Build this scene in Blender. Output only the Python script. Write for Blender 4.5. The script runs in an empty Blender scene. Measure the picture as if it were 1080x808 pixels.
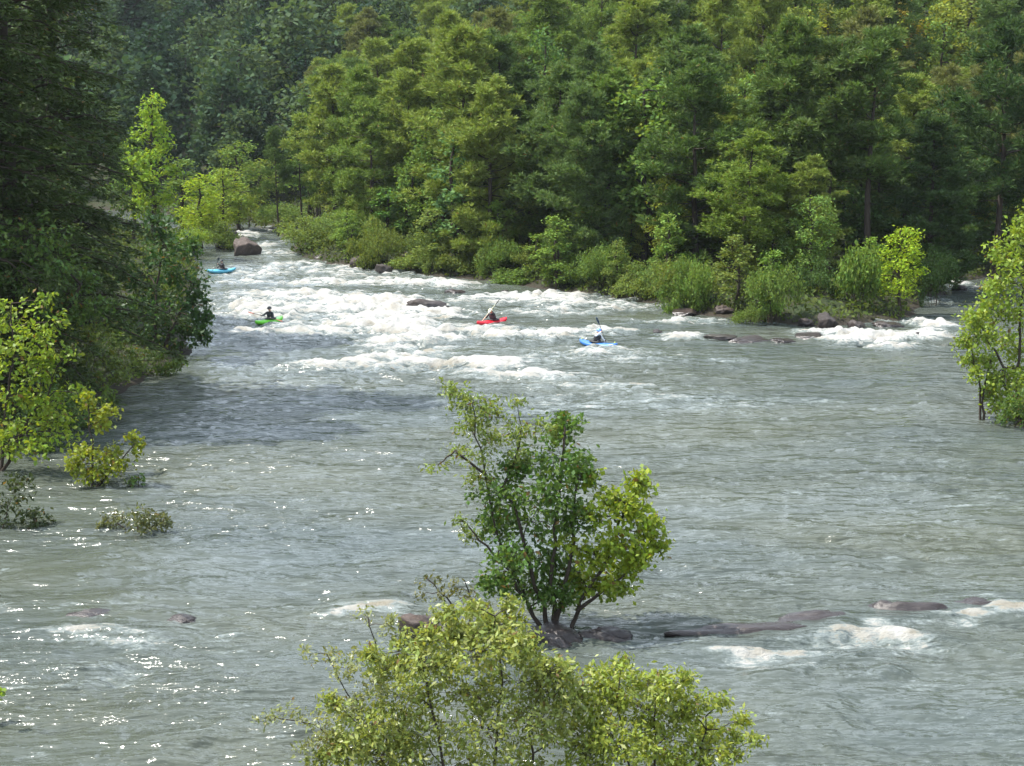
import bpy, math, random
import numpy as np
from mathutils import Vector, Matrix

SC = bpy.context.scene
COL = SC.collection
R = math.radians

# ------------------------------------------------------------------ camera
F, CX, CY = 1500.0, 540.0, 404.0
CAM_H, PITCH = 10.4, R(10.06)
cam_d = bpy.data.cameras.new('camera'); cam = bpy.data.objects.new('camera', cam_d); COL.objects.link(cam)
cam.location = (0, 0, CAM_H); cam.rotation_euler = (math.pi/2 - PITCH, 0, 0)
cam_d.sensor_width = 36; cam_d.lens = 36*F/1080.0; cam_d.clip_end = 3000; cam_d.clip_start = 0.1
SC.camera = cam

def slope_of(py):
    b = (CY-py)/F
    den = b*math.sin(PITCH)+math.cos(PITCH)
    return (b*math.cos(PITCH)-math.sin(PITCH))/den, 1.0/den
def at(px, py, d):
    """the point of the place seen at this spot of the photograph, d metres away along +Y"""
    s, k = slope_of(py)
    return Vector(((px-CX)/F*k*d, d, CAM_H+s*d))
def on_water(px, py):
    s, k = slope_of(py)
    d = -CAM_H/s
    return Vector(((px-CX)/F*k*d, d, 0.0))
def proj(x, y, z):
    zc = y*math.cos(PITCH)-(z-CAM_H)*math.sin(PITCH)
    yc = y*math.sin(PITCH)+(z-CAM_H)*math.cos(PITCH)
    return CX+F*x/zc, CY-F*yc/zc

# ------------------------------------------------------------------ noise
def _hash(ix, iy, seed):
    h = (ix.astype(np.int64)*374761393 + iy.astype(np.int64)*668265263 + seed*2246822519) & 0xffffffff
    h = ((h ^ (h >> 13))*1274126177) & 0xffffffff
    h = (h ^ (h >> 16)) & 0xffffff
    return h/float(0xffffff)
def vnoise(x, y, seed=0):
    ix = np.floor(x); iy = np.floor(y); fx = x-ix; fy = y-iy
    fx = fx*fx*fx*(fx*(fx*6-15)+10); fy = fy*fy*fy*(fy*(fy*6-15)+10)
    a = _hash(ix, iy, seed); b = _hash(ix+1, iy, seed); c = _hash(ix, iy+1, seed); d = _hash(ix+1, iy+1, seed)
    return (a*(1-fx)+b*fx)*(1-fy)+(c*(1-fx)+d*fx)*fy
def fbm(x, y, seed=0, octv=4, gain=.5):
    s = 0; a = 1; t = 0
    for i in range(octv):
        s = s+a*vnoise(x*2**i+17.3*i, y*2**i-9.1*i, seed+i*7); t += a; a *= gain
    return s/t

# ------------------------------------------------------------------ object helpers
def mesh_from(name, V, Fc, smooth=False):
    me = bpy.data.meshes.new(name); me.from_pydata([tuple(v) for v in V], [], [tuple(f) for f in Fc])
    if smooth:
        for p in me.polygons: p.use_smooth = True
    me.update(); return me
def quads_mesh(name, Q):
    n = len(Q); me = bpy.data.meshes.new(name)
    me.vertices.add(n*4); me.vertices.foreach_set('co', Q.astype(np.float32).ravel())
    me.loops.add(n*4); me.loops.foreach_set('vertex_index', np.arange(n*4, dtype=np.int32))
    me.polygons.add(n); me.polygons.foreach_set('loop_start', np.arange(0, n*4, 4, dtype=np.int32))
    me.update(calc_edges=True); return me
def grid_mesh(name, X, Y, Z, smooth=True):
    nr, nc = X.shape; me = bpy.data.meshes.new(name)
    co = np.stack([X, Y, Z], -1).reshape(-1, 3).astype(np.float32)
    me.vertices.add(nr*nc); me.vertices.foreach_set('co', co.ravel())
    i = np.arange(nr*nc).reshape(nr, nc)
    q = np.stack([i[:-1, :-1], i[:-1, 1:], i[1:, 1:], i[1:, :-1]], -1).reshape(-1, 4).astype(np.int32)
    n = len(q)
    me.loops.add(n*4); me.loops.foreach_set('vertex_index', q.ravel())
    me.polygons.add(n); me.polygons.foreach_set('loop_start', np.arange(0, n*4, 4, dtype=np.int32))
    me.polygons.foreach_set('use_smooth', np.full(n, smooth))
    me.update(calc_edges=True); return me
def link(name, data, mat=None, parent=None):
    o = bpy.data.objects.new(name, data); COL.objects.link(o)
    if mat is not None and data is not None and not data.materials: data.materials.append(mat)
    if parent is not None: o.parent = parent
    return o
def tag(o, label=None, cat=None, group=None, kind=None):
    if label: o['label'] = label
    if cat: o['category'] = cat
    if group: o['group'] = group
    if kind: o['kind'] = kind
    return o
def empty(name, loc, rz=0.0, scale=1.0):
    o = bpy.data.objects.new(name, None); COL.objects.link(o)
    o.location = loc; o.rotation_euler = (0, 0, rz)
    o.scale = (scale,)*3 if not hasattr(scale, '__len__') else scale
    o.empty_display_size = .2
    return o

# ------------------------------------------------------------------ materials
def newmat(name):
    m = bpy.data.materials.new(name); m.use_nodes = True
    nt = m.node_tree; nt.nodes.clear()
    out = nt.nodes.new('ShaderNodeOutputMaterial')
    return m, nt, out
def N(nt, t, **kw):
    n = nt.nodes.new(t)
    for k, v in kw.items():
        if k in n.bl_rna.properties.keys(): setattr(n, k, v)
        else: n.inputs[k].default_value = v
    return n
def mixc(nt, fac, a, b, blend='MIX'):
    n = nt.nodes.new('ShaderNodeMix'); n.data_type = 'RGBA'; n.blend_type = blend
    for sock, v in ((n.inputs['Factor'], fac), (n.inputs['A'], a), (n.inputs['B'], b)):
        pass
    fs = [s for s in n.inputs if s.name == 'Factor' and s.type == 'VALUE'][0]
    As = [s for s in n.inputs if s.name == 'A' and s.type == 'RGBA'][0]
    Bs = [s for s in n.inputs if s.name == 'B' and s.type == 'RGBA'][0]
    for sock, v in ((fs, fac), (As, a), (Bs, b)):
        if hasattr(v, 'is_output'): nt.links.new(v, sock)
        else: sock.default_value = v if not (sock.type == 'RGBA' and len(v) == 3) else (*v, 1)
    return [s for s in n.outputs if s.type == 'RGBA'][0]
def math_n(nt, op, a, b=None, clamp=False):
    n = nt.nodes.new('ShaderNodeMath'); n.operation = op; n.use_clamp = clamp
    for i, v in enumerate((a, b)):
        if v is None: continue
        if hasattr(v, 'is_output'): nt.links.new(v, n.inputs[i])
        else: n.inputs[i].default_value = v
    return n.outputs[0]
def maprange(nt, v, a, b, c=0.0, d=1.0, smooth=False):
    n = nt.nodes.new('ShaderNodeMapRange'); n.clamp = True
    if smooth: n.interpolation_type = 'SMOOTHSTEP'
    nt.links.new(v, n.inputs[0])
    for i, x in zip((1, 2, 3, 4), (a, b, c, d)): n.inputs[i].default_value = x
    return n.outputs[0]
def noise_tex(nt, vec, scale, detail=4, rough=.55):
    n = nt.nodes.new('ShaderNodeTexNoise'); n.inputs['Scale'].default_value = scale
    n.inputs['Detail'].default_value = detail; n.inputs['Roughness'].default_value = rough
    if vec is not None: nt.links.new(vec, n.inputs['Vector'])
    return n.outputs['Fac']

def leaf_material(name, trans=.4, rough=.5, spec=.3, dry=.06, warm=(1.25, 1.12, .5)):
    """leaf colour comes from each plant's own object colour, varied leaf by leaf"""
    m, nt, out = newmat(name)
    oi = nt.nodes.new('ShaderNodeObjectInfo'); geo = nt.nodes.new('ShaderNodeNewGeometry')
    rnd = geo.outputs['Random Per Island']
    v = maprange(nt, rnd, 0, 1, .72, 1.3)
    c = mixc(nt, 1.0, oi.outputs['Color'], (1, 1, 1), 'MULTIPLY')
    hs = nt.nodes.new('ShaderNodeHueSaturation'); nt.links.new(c, hs.inputs['Color']); nt.links.new(v, hs.inputs['Value'])
    r2 = math_n(nt, 'FRACT', math_n(nt, 'MULTIPLY', rnd, 37.7))
    nt.links.new(maprange(nt, r2, 0, 1, .475, .515), hs.inputs['Hue'])
    r3 = math_n(nt, 'FRACT', math_n(nt, 'MULTIPLY', rnd, 91.3))
    cc = mixc(nt, maprange(nt, r3, 1-dry, 1-dry+.001), hs.outputs['Color'], (.16, .10, .03))
    p = N(nt, 'ShaderNodeBsdfPrincipled', Roughness=rough); p.inputs['Specular IOR Level'].default_value = spec
    nt.links.new(cc, p.inputs['Base Color'])
    t = nt.nodes.new('ShaderNodeBsdfTranslucent')
    tc = mixc(nt, 1.0, cc, warm, 'MULTIPLY'); nt.links.new(tc, t.inputs['Color'])
    mx = nt.nodes.new('ShaderNodeMixShader'); mx.inputs[0].default_value = trans
    nt.links.new(p.outputs[0], mx.inputs[1]); nt.links.new(t.outputs[0], mx.inputs[2])
    nt.links.new(mx.outputs[0], out.inputs['Surface'])
    return m
LEAF = leaf_material('broad_leaf', .45, .5, .3, .02)
FARLEAF = leaf_material('distant_leaf', .4, .75, .12, .0)
GLOSSY = leaf_material('glossy_leaf', .42, .42, .45, .01)
NEEDLE = leaf_material('pine_needle', .3, .65, .12, .008, (1.1, 1.15, .6))

def plain(name, c, rough=.5, spec=.5, var=.0, scale=8.0, metallic=0):
    m, nt, out = newmat(name)
    p = N(nt, 'ShaderNodeBsdfPrincipled', Roughness=rough, Metallic=metallic); p.inputs['Specular IOR Level'].default_value = spec
    if var:
        tc = nt.nodes.new('ShaderNodeTexCoord')
        f = noise_tex(nt, tc.outputs['Object'], scale, 5)
        nt.links.new(mixc(nt, f, [x*(1-var) for x in c], [x*(1+var) for x in c]), p.inputs['Base Color'])
    else: p.inputs['Base Color'].default_value = (*c, 1)
    nt.links.new(p.outputs[0], out.inputs['Surface'])
    return m
def bark_material():
    m, nt, out = newmat('bark')
    tc = nt.nodes.new('ShaderNodeTexCoord'); mp = nt.nodes.new('ShaderNodeMapping'); mp.inputs['Scale'].default_value = (3, 3, .7)
    nt.links.new(tc.outputs['Object'], mp.inputs['Vector'])
    f = noise_tex(nt, mp.outputs[0], 6, 6, .65)
    p = N(nt, 'ShaderNodeBsdfPrincipled', Roughness=.9); p.inputs['Specular IOR Level'].default_value = .2
    nt.links.new(mixc(nt, f, (.014, .011, .008), (.07, .055, .042)), p.inputs['Base Color'])
    b = nt.nodes.new('ShaderNodeBump'); b.inputs['Strength'].default_value = .6; b.inputs['Distance'].default_value = .03
    nt.links.new(f, b.inputs['Height']); nt.links.new(b.outputs[0], p.inputs['Normal'])
    nt.links.new(p.outputs[0], out.inputs['Surface']); return m
BARK = bark_material()
def rock_material():
    m, nt, out = newmat('river_rock')
    tc = nt.nodes.new('ShaderNodeTexCoord'); oi = nt.nodes.new('ShaderNodeObjectInfo')
    f = noise_tex(nt, tc.outputs['Object'], 2.2, 7, .65); g = noise_tex(nt, tc.outputs['Object'], 11, 4, .6)
    c = mixc(nt, f, (.028, .026, .025), (.10, .088, .08)); c = mixc(nt, maprange(nt, g, .55, .75), c, (.19, .165, .15))
    c = mixc(nt, 1.0, c, oi.outputs['Color'], 'MULTIPLY')
    geo = nt.nodes.new('ShaderNodeNewGeometry'); sp = nt.nodes.new('ShaderNodeSeparateXYZ'); nt.links.new(geo.outputs['Position'], sp.inputs[0])
    wet = maprange(nt, sp.outputs['Z'], .14, .50, 1, 0)
    c = mixc(nt, wet, c, (.030, .023, .022))
    p = nt.nodes.new('ShaderNodeBsdfPrincipled'); nt.links.new(c, p.inputs['Base Color'])
    nt.links.new(maprange(nt, wet, 0, 1, .85, .26), p.inputs['Roughness'])
    b = nt.nodes.new('ShaderNodeBump'); b.inputs['Strength'].default_value = .8; b.inputs['Distance'].default_value = .08
    nt.links.new(f, b.inputs['Height']); nt.links.new(b.outputs[0], p.inputs['Normal'])
    nt.links.new(p.outputs[0], out.inputs['Surface']); return m
ROCK = rock_material()

# ------------------------------------------------------------------ river outline and terrain
LEFT_SHORE = [(-19, -30), (-16.5, 5), (-15.5, 20), (-15.3, 30), (-15.6, 36), (-16.2, 45), (-15.8, 56), (-14.8, 66), (-17.5, 76), (-20.5, 90),
              (-23.8, 108), (-26.2, 118), (-28, 128), (-34, 142), (-50, 160), (-80, 178), (-130, 190)]
RIGHT_SHORE = [(-130, 215), (-85, 206), (-52, 190), (-32, 170), (-25, 152), (-20.5, 135), (-19.2, 122), (-15, 113), (-9.5, 106.5), (-1.5, 99), (4.5, 91.5), (9.5, 84),
               (12, 78.5), (16.5, 76.2), (22, 78.5), (24.5, 85), (29.5, 97.5), (35, 103), (44, 104), (41, 84), (27, 64), (20, 55.5), (18.2, 50), (19, 40), (21, 20), (24, -30)]
POLY = np.array(LEFT_SHORE+RIGHT_SHORE, float)
def shore_dist(x, y):
    """signed distance to the river's edge: positive on land"""
    x = np.asarray(x, float); y = np.asarray(y, float)
    best = np.full(x.shape, 1e9); inside = np.zeros(x.shape, bool)
    P = POLY; n = len(P)
    for i in range(n):
        ax, ay = P[i]; bx, by = P[(i+1) % n]
        dx, dy = bx-ax, by-ay
        t = np.clip(((x-ax)*dx+(y-ay)*dy)/(dx*dx+dy*dy), 0, 1)
        best = np.minimum(best, np.hypot(x-ax-t*dx, y-ay-t*dy))
        c = (ay > y) != (by > y)
        with np.errstate(divide='ignore', invalid='ignore'):
            xi = ax+(y-ay)*dx/(dy if dy != 0 else 1e-9)
        inside ^= c & (x < xi)
    return np.where(inside, -best, best)
def ground_z(x, y):
    x = np.asarray(x, float); y = np.asarray(y, float)
    d = shore_dist(x, y)+(fbm(x*.35, y*.35, 3, 3)-.5)*1.6
    up = .32*np.minimum(np.maximum(d, 0), 2.5)+.10*np.clip(d-2.5, 0, 5)+.42*np.clip(d-7.5, 0, 1e9)
    up = np.where(up > 60, 60+25*(1-np.exp(-(up-60)/25)), up)
    up = up+np.clip(d, 0, 12)/12*(fbm(x*.06, y*.06, 11, 3)-.5)*5*np.clip((d-4)/20, 0, 1)+np.clip(d, 0, 1)*(fbm(x*.5, y*.5, 5, 3)-.5)*.6
    dn = -.3*np.minimum(np.maximum(-d, 0), 5)
    return np.where(d > 0, up, dn)
def gz(x, y): return float(ground_z(np.array([x]), np.array([y]))[0])

xs = np.concatenate([np.arange(-330, -60, 6), np.arange(-60, 70, 1.25), np.arange(70, 320, 6)])
ys = np.concatenate([np.arange(-40, 20, 4), np.arange(20, 175, 1.25), np.arange(175, 520, 6)])
GX, GY = np.meshgrid(xs, ys)
def ground_material():
    m, nt, out = newmat('forest_floor')
    tc = nt.nodes.new('ShaderNodeTexCoord')
    f = noise_tex(nt, tc.outputs['Object'], .8, 6, .65); g = noise_tex(nt, tc.outputs['Object'], 5, 5, .6)
    c = mixc(nt, maprange(nt, f, .35, .65), (.030, .026, .016), (.028, .045, .016)); c = mixc(nt, maprange(nt, g, .5, .8), c, (.055, .055, .03))
    geo = nt.nodes.new('ShaderNodeNewGeometry'); sp = nt.nodes.new('ShaderNodeSeparateXYZ'); nt.links.new(geo.outputs['Position'], sp.inputs[0])
    c = mixc(nt, maprange(nt, sp.outputs['Z'], .05, .5, 1, 0), c, mixc(nt, g, (.018, .015, .011), (.055, .046, .035)))
    p = N(nt, 'ShaderNodeBsdfPrincipled', Roughness=.95); p.inputs['Specular IOR Level'].default_value = .2
    nt.links.new(c, p.inputs['Base Color'])
    b = nt.nodes.new('ShaderNodeBump'); b.inputs['Strength'].default_value = .8; b.inputs['Distance'].default_value = .2
    nt.links.new(g, b.inputs['Height']); nt.links.new(b.outputs[0], p.inputs['Normal'])
    nt.links.new(p.outputs[0], out.inputs['Surface']); return m
tag(link('ground', grid_mesh('ground', GX, GY, ground_z(GX, GY)), ground_material()), kind='structure')

# ------------------------------------------------------------------ water
# white water, and sun sparkle painted as faint flecks, as patches of the river: (x, y in the photograph, half width, half height, strength)
FOAM_GLINTS = [(390, 338, 190, 42, .2), (960, 355, 50, 5, 1.1), (880, 358, 30, 4, .8), (268, 246, 22, 8, .9), (285, 258, 18, 6, .8), (300, 268, 40, 5, .75), (330, 282, 90, 7, .72), (262, 291, 40, 5, .7), (400, 292, 80, 6, .62), (345, 299, 140, 3.5, .85), (470, 303, 60, 4, .75),
        (300, 312, 80, 8, .6), (350, 326, 130, 15, .70), (255, 330, 40, 10, .72), (420, 340, 60, 12, .66), (400, 322, 50, 9, .62), (330, 352, 120, 9, .6), (430, 366, 60, 9, .82), (560, 313, 60, 3.5, .72),
        (480, 330, 30, 5, .8), (600, 318, 130, 6, .68), (590, 332, 60, 4, .7), (660, 326, 80, 4, .6), (540, 354, 90, 6.5, .9), (640, 350, 40, 4, .6), (480, 350, 60, 6, .55),
        (380, 386, 80, 5, .85), (500, 388, 70, 7, .92), (560, 398, 70, 6, .85), (430, 380, 50, 8, .8), (640, 408, 70, 5, .6), (300, 386, 50, 4, .5), (230, 385, 40, 3, .45),
        (690, 425, 150, 16, .33), (800, 430, 110, 14, .28), (960, 520, 140, 30, .2), (560, 420, 120, 14, .34), (330, 400, 120, 20, .33), (720, 385, 120, 20, .25), (620, 375, 80, 10, .45),  # the first two patches paint sun glints as thin pale flecks
        (915, 357, 55, 6, .95), (930, 366, 55, 4, .8), (985, 344, 25, 7, .8), (860, 352, 30, 4, .6), (720, 357, 30, 3.5, .8), (690, 340, 50, 3.5, .55), (745, 340, 70, 4, .5), (960, 340, 40, 4, .6), (1010, 300, 18, 8, .7), (990, 318, 18, 8, .6),
        (880, 681, 54, 6, 1.2), (905, 671, 45, 8, 1.45), (820, 689, 50, 4, 1.3), (945, 677, 40, 5, 1.1), (922, 661, 16, 6, 1.3), (1065, 643, 32, 7, 1.6), (1005, 652, 24, 3, 1.0), (760, 689, 24, 2.5, 1.0), (960, 688, 50, 5, .6), (850, 700, 100, 14, .3),
        (395, 641, 44, 5, 1.25), (350, 648, 40, 5, .5), (80, 666, 50, 3.5, 1.0), (145, 678, 34, 5, 1.15), (235, 672, 22, 5, .95), (180, 660, 40, 5, .4), (110, 712, 60, 12, .42), (675, 677, 26, 3, 1.2), (120, 640, 80, 10, .28), (60, 700, 90, 40, .26), (960, 710, 60, 8, .3), (900, 750, 90, 18, .2)]
def foam_glint_density(x, y):
    f = np.zeros(x.shape); rough = np.zeros(x.shape)
    for px, py, rx, ry, s in FOAM_GLINTS:
        c = on_water(px, py); k = c.y/F
        wx = rx*k; wy = max(ry*c.y*c.y/(F*CAM_H), .12)
        q = ((x-c.x)/wx)**2+((y-c.y)/wy)**2
        g = s*.80*np.exp(-np.minimum(q, 40)**1.5*.8)
        f = 1-(1-f)*(1-g)
    return f
rows = [-30, -10, 5, 12, 17]
while rows[-1] < 150: rows.append(rows[-1]+max(.05, rows[-1]**2/(F*CAM_H)*.85))
rows += list(np.arange(rows[-1]+2, 225, 3))
rows = np.array(rows)
u = np.concatenate([np.linspace(-1.6, -.42, 50)[:-1], np.linspace(-.42, .42, 560), np.linspace(.42, 1.6, 50)[1:]])
WY = np.repeat(rows[:, None], len(u), 1); WX = u[None, :]*np.maximum(rows, 20)[:, None]
far_m = rows[:, None] > 150
WX = np.where(far_m, u[None, :]*150/1.6*1.0-20, WX)
WX = np.clip(WX, -128, 60)
fd = foam_glint_density(WX, WY)
warp = (fbm(WX*.25, WY*.25, 41, 3)-.5)*3
streak = .6*fbm(WX*.24+warp*.4, WY*.62+warp, 21, 4)+.4*fbm(WX*.5+warp*.4, WY*1.2+warp, 23, 3)
fine = fbm(WX*1.6, WY*3.2, 31, 4, .6)
calm = np.clip(1-fd*1.4, 0, 1)
depth_in = np.clip(-shore_dist(WX, WY)/2.5, 0.15, 1)
zz = ((streak-.5)*.42+(fine-.5)*.10)*depth_in
boil = fbm(WX*1.2, WY*1.2, 55, 4, .6); ridge = 1-np.abs(2*fbm(WX*.30+warp*.3, WY*1.0, 61, 4, .5)-1)
chop = np.clip(fd*1.3, 0, 1)
big = np.clip((WY-45)/25, .35, 1); fd0 = fd
zz += chop*big*((boil-.45)*.75+(ridge-.72)*.85+.06)
# the long ledge across the near river lifts and drops the sheet
zl = 0*zz
def ledge(pts, hgt, fade=1.2):
    global zz, zl
    q = [on_water(*p) for p in pts]; lx = np.array([p.x for p in q]); ly = np.array([p.y for p in q])
    sd_ = WY-np.interp(WX, lx, ly)-(fbm(WX*1.1, WX*0+3.3, 91, 3)-.5)*.5
    end = np.clip((WX-lx[0])/fade, 0, 1)*np.clip((lx[-1]-WX)/fade, 0, 1)
    up = np.where(sd_ > 0, np.exp(-(sd_/1.6)**2), np.exp(-(sd_/.38)**2)); hole = -.35*np.exp(-((sd_+.75)/.35)**2)
    dz_ = hgt*end*(up+hole)*(.55+.9*fbm(WX*.9, WY*.5, 93, 2)); zl = zl+dz_; zz = zz*(1-.6*end*up)+dz_
def spill(pts, s, lo=.0, hi=1.5, fade=.6):
    global fd
    q = [on_water(*p) for p in pts]; lx = np.array([p.x for p in q]); ly = np.array([p.y for p in q])
    wob = (fbm(WX*1.3, WX*0+1.7, 95, 3)-.5)
    sd_ = np.interp(WX, lx, ly)-WY+wob*.5
    end = np.clip((WX-lx[0])/fade, 0, 1)*np.clip((lx[-1]-WX)/fade, 0, 1)
    reach = hi*(.45+1.1*fbm(WX*.9, WX*0+8.1, 97, 2))
    g = s*end*np.clip((sd_-lo)/.12, 0, 1)*np.clip(1-(sd_-lo)/reach, 0, 1)**.6*(.8+.6*(fbm(WX*2.2, WY*2.2, 99, 3)-.3))
    fd = np.maximum(fd, g)
ledge([(700, 690), (760, 684), (870, 670), (930, 660), (1000, 650), (1090, 642), (1180, 636)], .13)
ledge([(-20, 664), (80, 664), (175, 668)], .09); ledge([(330, 645), (440, 645)], .08, .5)
spill([(752, 690), (820, 684), (880, 671), (905, 664), (935, 662), (985, 668)], 1.2, .0, 1.2)
spill([(990, 654), (1030, 648), (1060, 641), (1130, 637)], 1.35, -.1, .9)
spill([(15, 667), (60, 663), (110, 663), (175, 671)], 1.05, -.1, .55); spill([(330, 648), (390, 640), (440, 642)], 1.6, -.05, .5); spill([(645, 676), (700, 678)], 1.5, .0, .3, .3)
for pp in ((340, 318), (400, 345), (500, 386), (600, 330)):          # standing waves down the main rapid
    c_ = on_water(*pp); e_ = np.exp(-((WX-c_.x)/5)**2-((WY-c_.y)/6)**2)
    zz += .16*e_*np.sin((WY-c_.y+warp*.5)*2.1)
wm = grid_mesh('river_water', WX, WY, zz)
at_f = wm.attributes.new('foam', 'FLOAT', 'POINT'); at_f.data.foreach_set('value', fd.astype(np.float32).ravel())
zz += np.clip(fd-fd0, 0, 1)*((fbm(WX*2.6, WY*2.6, 57, 4, .6)-.4)*.42+.02)
chop = np.clip(fd*1.3, 0, 1)
crest = np.clip((zz-zl-.05)*2.2, -.2, .6)*chop
at_c = wm.attributes.new('crest', 'FLOAT', 'POINT'); at_c.data.foreach_set('value', crest.astype(np.float32).ravel())
def water_material():
    m, nt, out = newmat('river_water')
    tc = nt.nodes.new('ShaderNodeTexCoord')
    def mapped(sx, sy, rot=0):
        mp = nt.nodes.new('ShaderNodeMapping'); mp.inputs['Scale'].default_value = (sx, sy, 1); mp.inputs['Rotation'].default_value = (0, 0, rot)
        nt.links.new(tc.outputs['Object'], mp.inputs['Vector']); return mp.outputs[0]
    fa = nt.nodes.new('ShaderNodeAttribute'); fa.attribute_name = 'foam'
    ca = nt.nodes.new('ShaderNodeAttribute'); ca.attribute_name = 'crest'
    n1 = noise_tex(nt, mapped(.42, 1.5, .06), 1.5, 7, .66)
    n2 = noise_tex(nt, mapped(1.2, 2.4, -.1), 3.0, 6, .7)
    n3 = noise_tex(nt, mapped(1.4, 2.2, .2), 9.0, 4, .7)
    nn = math_n(nt, 'ADD', math_n(nt, 'ADD', math_n(nt, 'MULTIPLY', n1, .52), math_n(nt, 'MULTIPLY', n2, .30)), math_n(nt, 'MULTIPLY', n3, .20))
    nn = math_n(nt, 'SUBTRACT', nn, .01)
    v = math_n(nt, 'ADD', math_n(nt, 'MULTIPLY', math_n(nt, 'SUBTRACT', nn, .5), 5.2), fa.outputs['Fac'])
    v = math_n(nt, 'ADD', v, math_n(nt, 'MULTIPLY', ca.outputs['Fac'], 1.3))
    foam = maprange(nt, v, .62, 1.05, smooth=True)
    foam = math_n(nt, 'MULTIPLY', foam, maprange(nt, fa.outputs['Fac'], .06, .2))
    # murky water
    w1 = noise_tex(nt, mapped(.06, .16), 1, 3, .5)
    body = mixc(nt, maprange(nt, w1, .35, .65), (.058, .071, .067), (.068, .076, .058))
    body = mixc(nt, maprange(nt, v, .3, .8), body, (.16, .185, .18))
    pw = N(nt, 'ShaderNodeBsdfPrincipled', Roughness=.13, IOR=1.33)
    nt.links.new(body, pw.inputs['Base Color'])
    r1 = noise_tex(nt, mapped(.26, .95, .05), 1.4, 3, .5)
    r2 = noise_tex(nt, mapped(1.3, 3.2, -.06), 2.0, 3, .55)
    h = math_n(nt, 'ADD', math_n(nt, 'MULTIPLY', r1, .75), math_n(nt, 'MULTIPLY', r2, .10))
    b = nt.nodes.new('ShaderNodeBump'); b.inputs['Strength'].default_value = 1; b.inputs['Distance'].default_value = .95
    cal = noise_tex(nt, mapped(.07, .2, .1), 1.1, 3, .5)
    nt.links.new(maprange(nt, cal, .36, .58, .38, 1), b.inputs['Strength'])
    nt.links.new(h, b.inputs['Height']); nt.links.new(b.outputs[0], pw.inputs['Normal'])
    pf = N(nt, 'ShaderNodeBsdfPrincipled', Roughness=.85); pf.inputs['Specular IOR Level'].default_value = .2
    tone = noise_tex(nt, mapped(.8, 1.4), 1.1, 4, .6)
    nt.links.new(mixc(nt, maprange(nt, math_n(nt, 'ADD', tone, math_n(nt, 'MULTIPLY', ca.outputs['Fac'], .35)), .34, .64), (.22, .20, .155), (.385, .38, .36)), pf.inputs['Base Color'])  # silty foam; shade of the troughs painted in as darker tan
    b2 = nt.nodes.new('ShaderNodeBump'); b2.inputs['Strength'].default_value = 1; b2.inputs['Distance'].default_value = .16
    nt.links.new(n2, b2.inputs['Height']); nt.links.new(b2.outputs[0], pf.inputs['Normal'])
    mx = nt.nodes.new('ShaderNodeMixShader'); nt.links.new(foam, mx.inputs[0]); nt.links.new(pw.outputs[0], mx.inputs[1]); nt.links.new(pf.outputs[0], mx.inputs[2])
    nt.links.new(mx.outputs[0], out.inputs['Surface']); return m
tag(link('river_water', wm, water_material()), kind='structure')

# ------------------------------------------------------------------ plants: mesh code
def norm(a): return a/np.maximum(np.linalg.norm(a, axis=-1, keepdims=True), 1e-9)
def leaf_quads(c, axis, nrm, length, width):
    axis = norm(axis); s = norm(np.cross(axis, nrm)); up = np.cross(s, axis)
    L = np.asarray(length)[..., None]; W = np.asarray(width)[..., None]
    return np.stack([c-axis*L*.5, c+s*W*.5+axis*L*.02+up*W*.12, c+axis*L*.5, c-s*W*.5+axis*L*.02+up*W*.12], 1)
class Tubes:
    def __init__(s): s.V = []; s.F = []; s.n = 0
    def add(s, pts, rad, k=6):
        pts = np.asarray(pts, float); n = len(pts)
        t = norm(np.gradient(pts, axis=0)); ref = np.array([.31, .17, .93]) if abs(t[0][2]) < .8 else np.array([.9, .3, .1])
        a = norm(np.cross(t, ref)); b = np.cross(t, a)
        th = np.linspace(0, 2*np.pi, k, endpoint=False)
        rad = np.broadcast_to(np.asarray(rad, float), (n,))
        ring = pts[:, None]+rad[:, None, None]*(np.cos(th)[None, :, None]*a[:, None]+np.sin(th)[None, :, None]*b[:, None])
        s.V.append(ring.reshape(-1, 3))
        i = np.arange(n*k).reshape(n, k)+s.n; j = np.roll(i, -1, 1)
        s.F.append(np.stack([i[:-1], j[:-1], j[1:], i[1:]], -1).reshape(-1, 4)); s.n += n*k
    def mesh(s, name):
        V = np.concatenate(s.V); Q = np.concatenate(s.F); me = bpy.data.meshes.new(name)
        me.vertices.add(len(V)); me.vertices.foreach_set('co', V.astype(np.float32).ravel())
        me.loops.add(len(Q)*4); me.loops.foreach_set('vertex_index', Q.astype(np.int32).ravel())
        me.polygons.add(len(Q)); me.polygons.foreach_set('loop_start', np.arange(0, len(Q)*4, 4, dtype=np.int32))
        me.polygons.foreach_set('use_smooth', np.full(len(Q), True))
        me.update(calc_edges=True); return me
def bend(a, b, rng, sag=.0, k=5, wob=.05):
    a = np.asarray(a, float); b = np.asarray(b, float); t = np.linspace(0, 1, k)[:, None]
    L = np.linalg.norm(b-a); p = a+(b-a)*t+rng.normal(0, wob*L, (k, 3))*np.sin(np.pi*t)
    p[:, 2] += sag*L*np.sin(np.pi*t[:, 0]); return p

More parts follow.
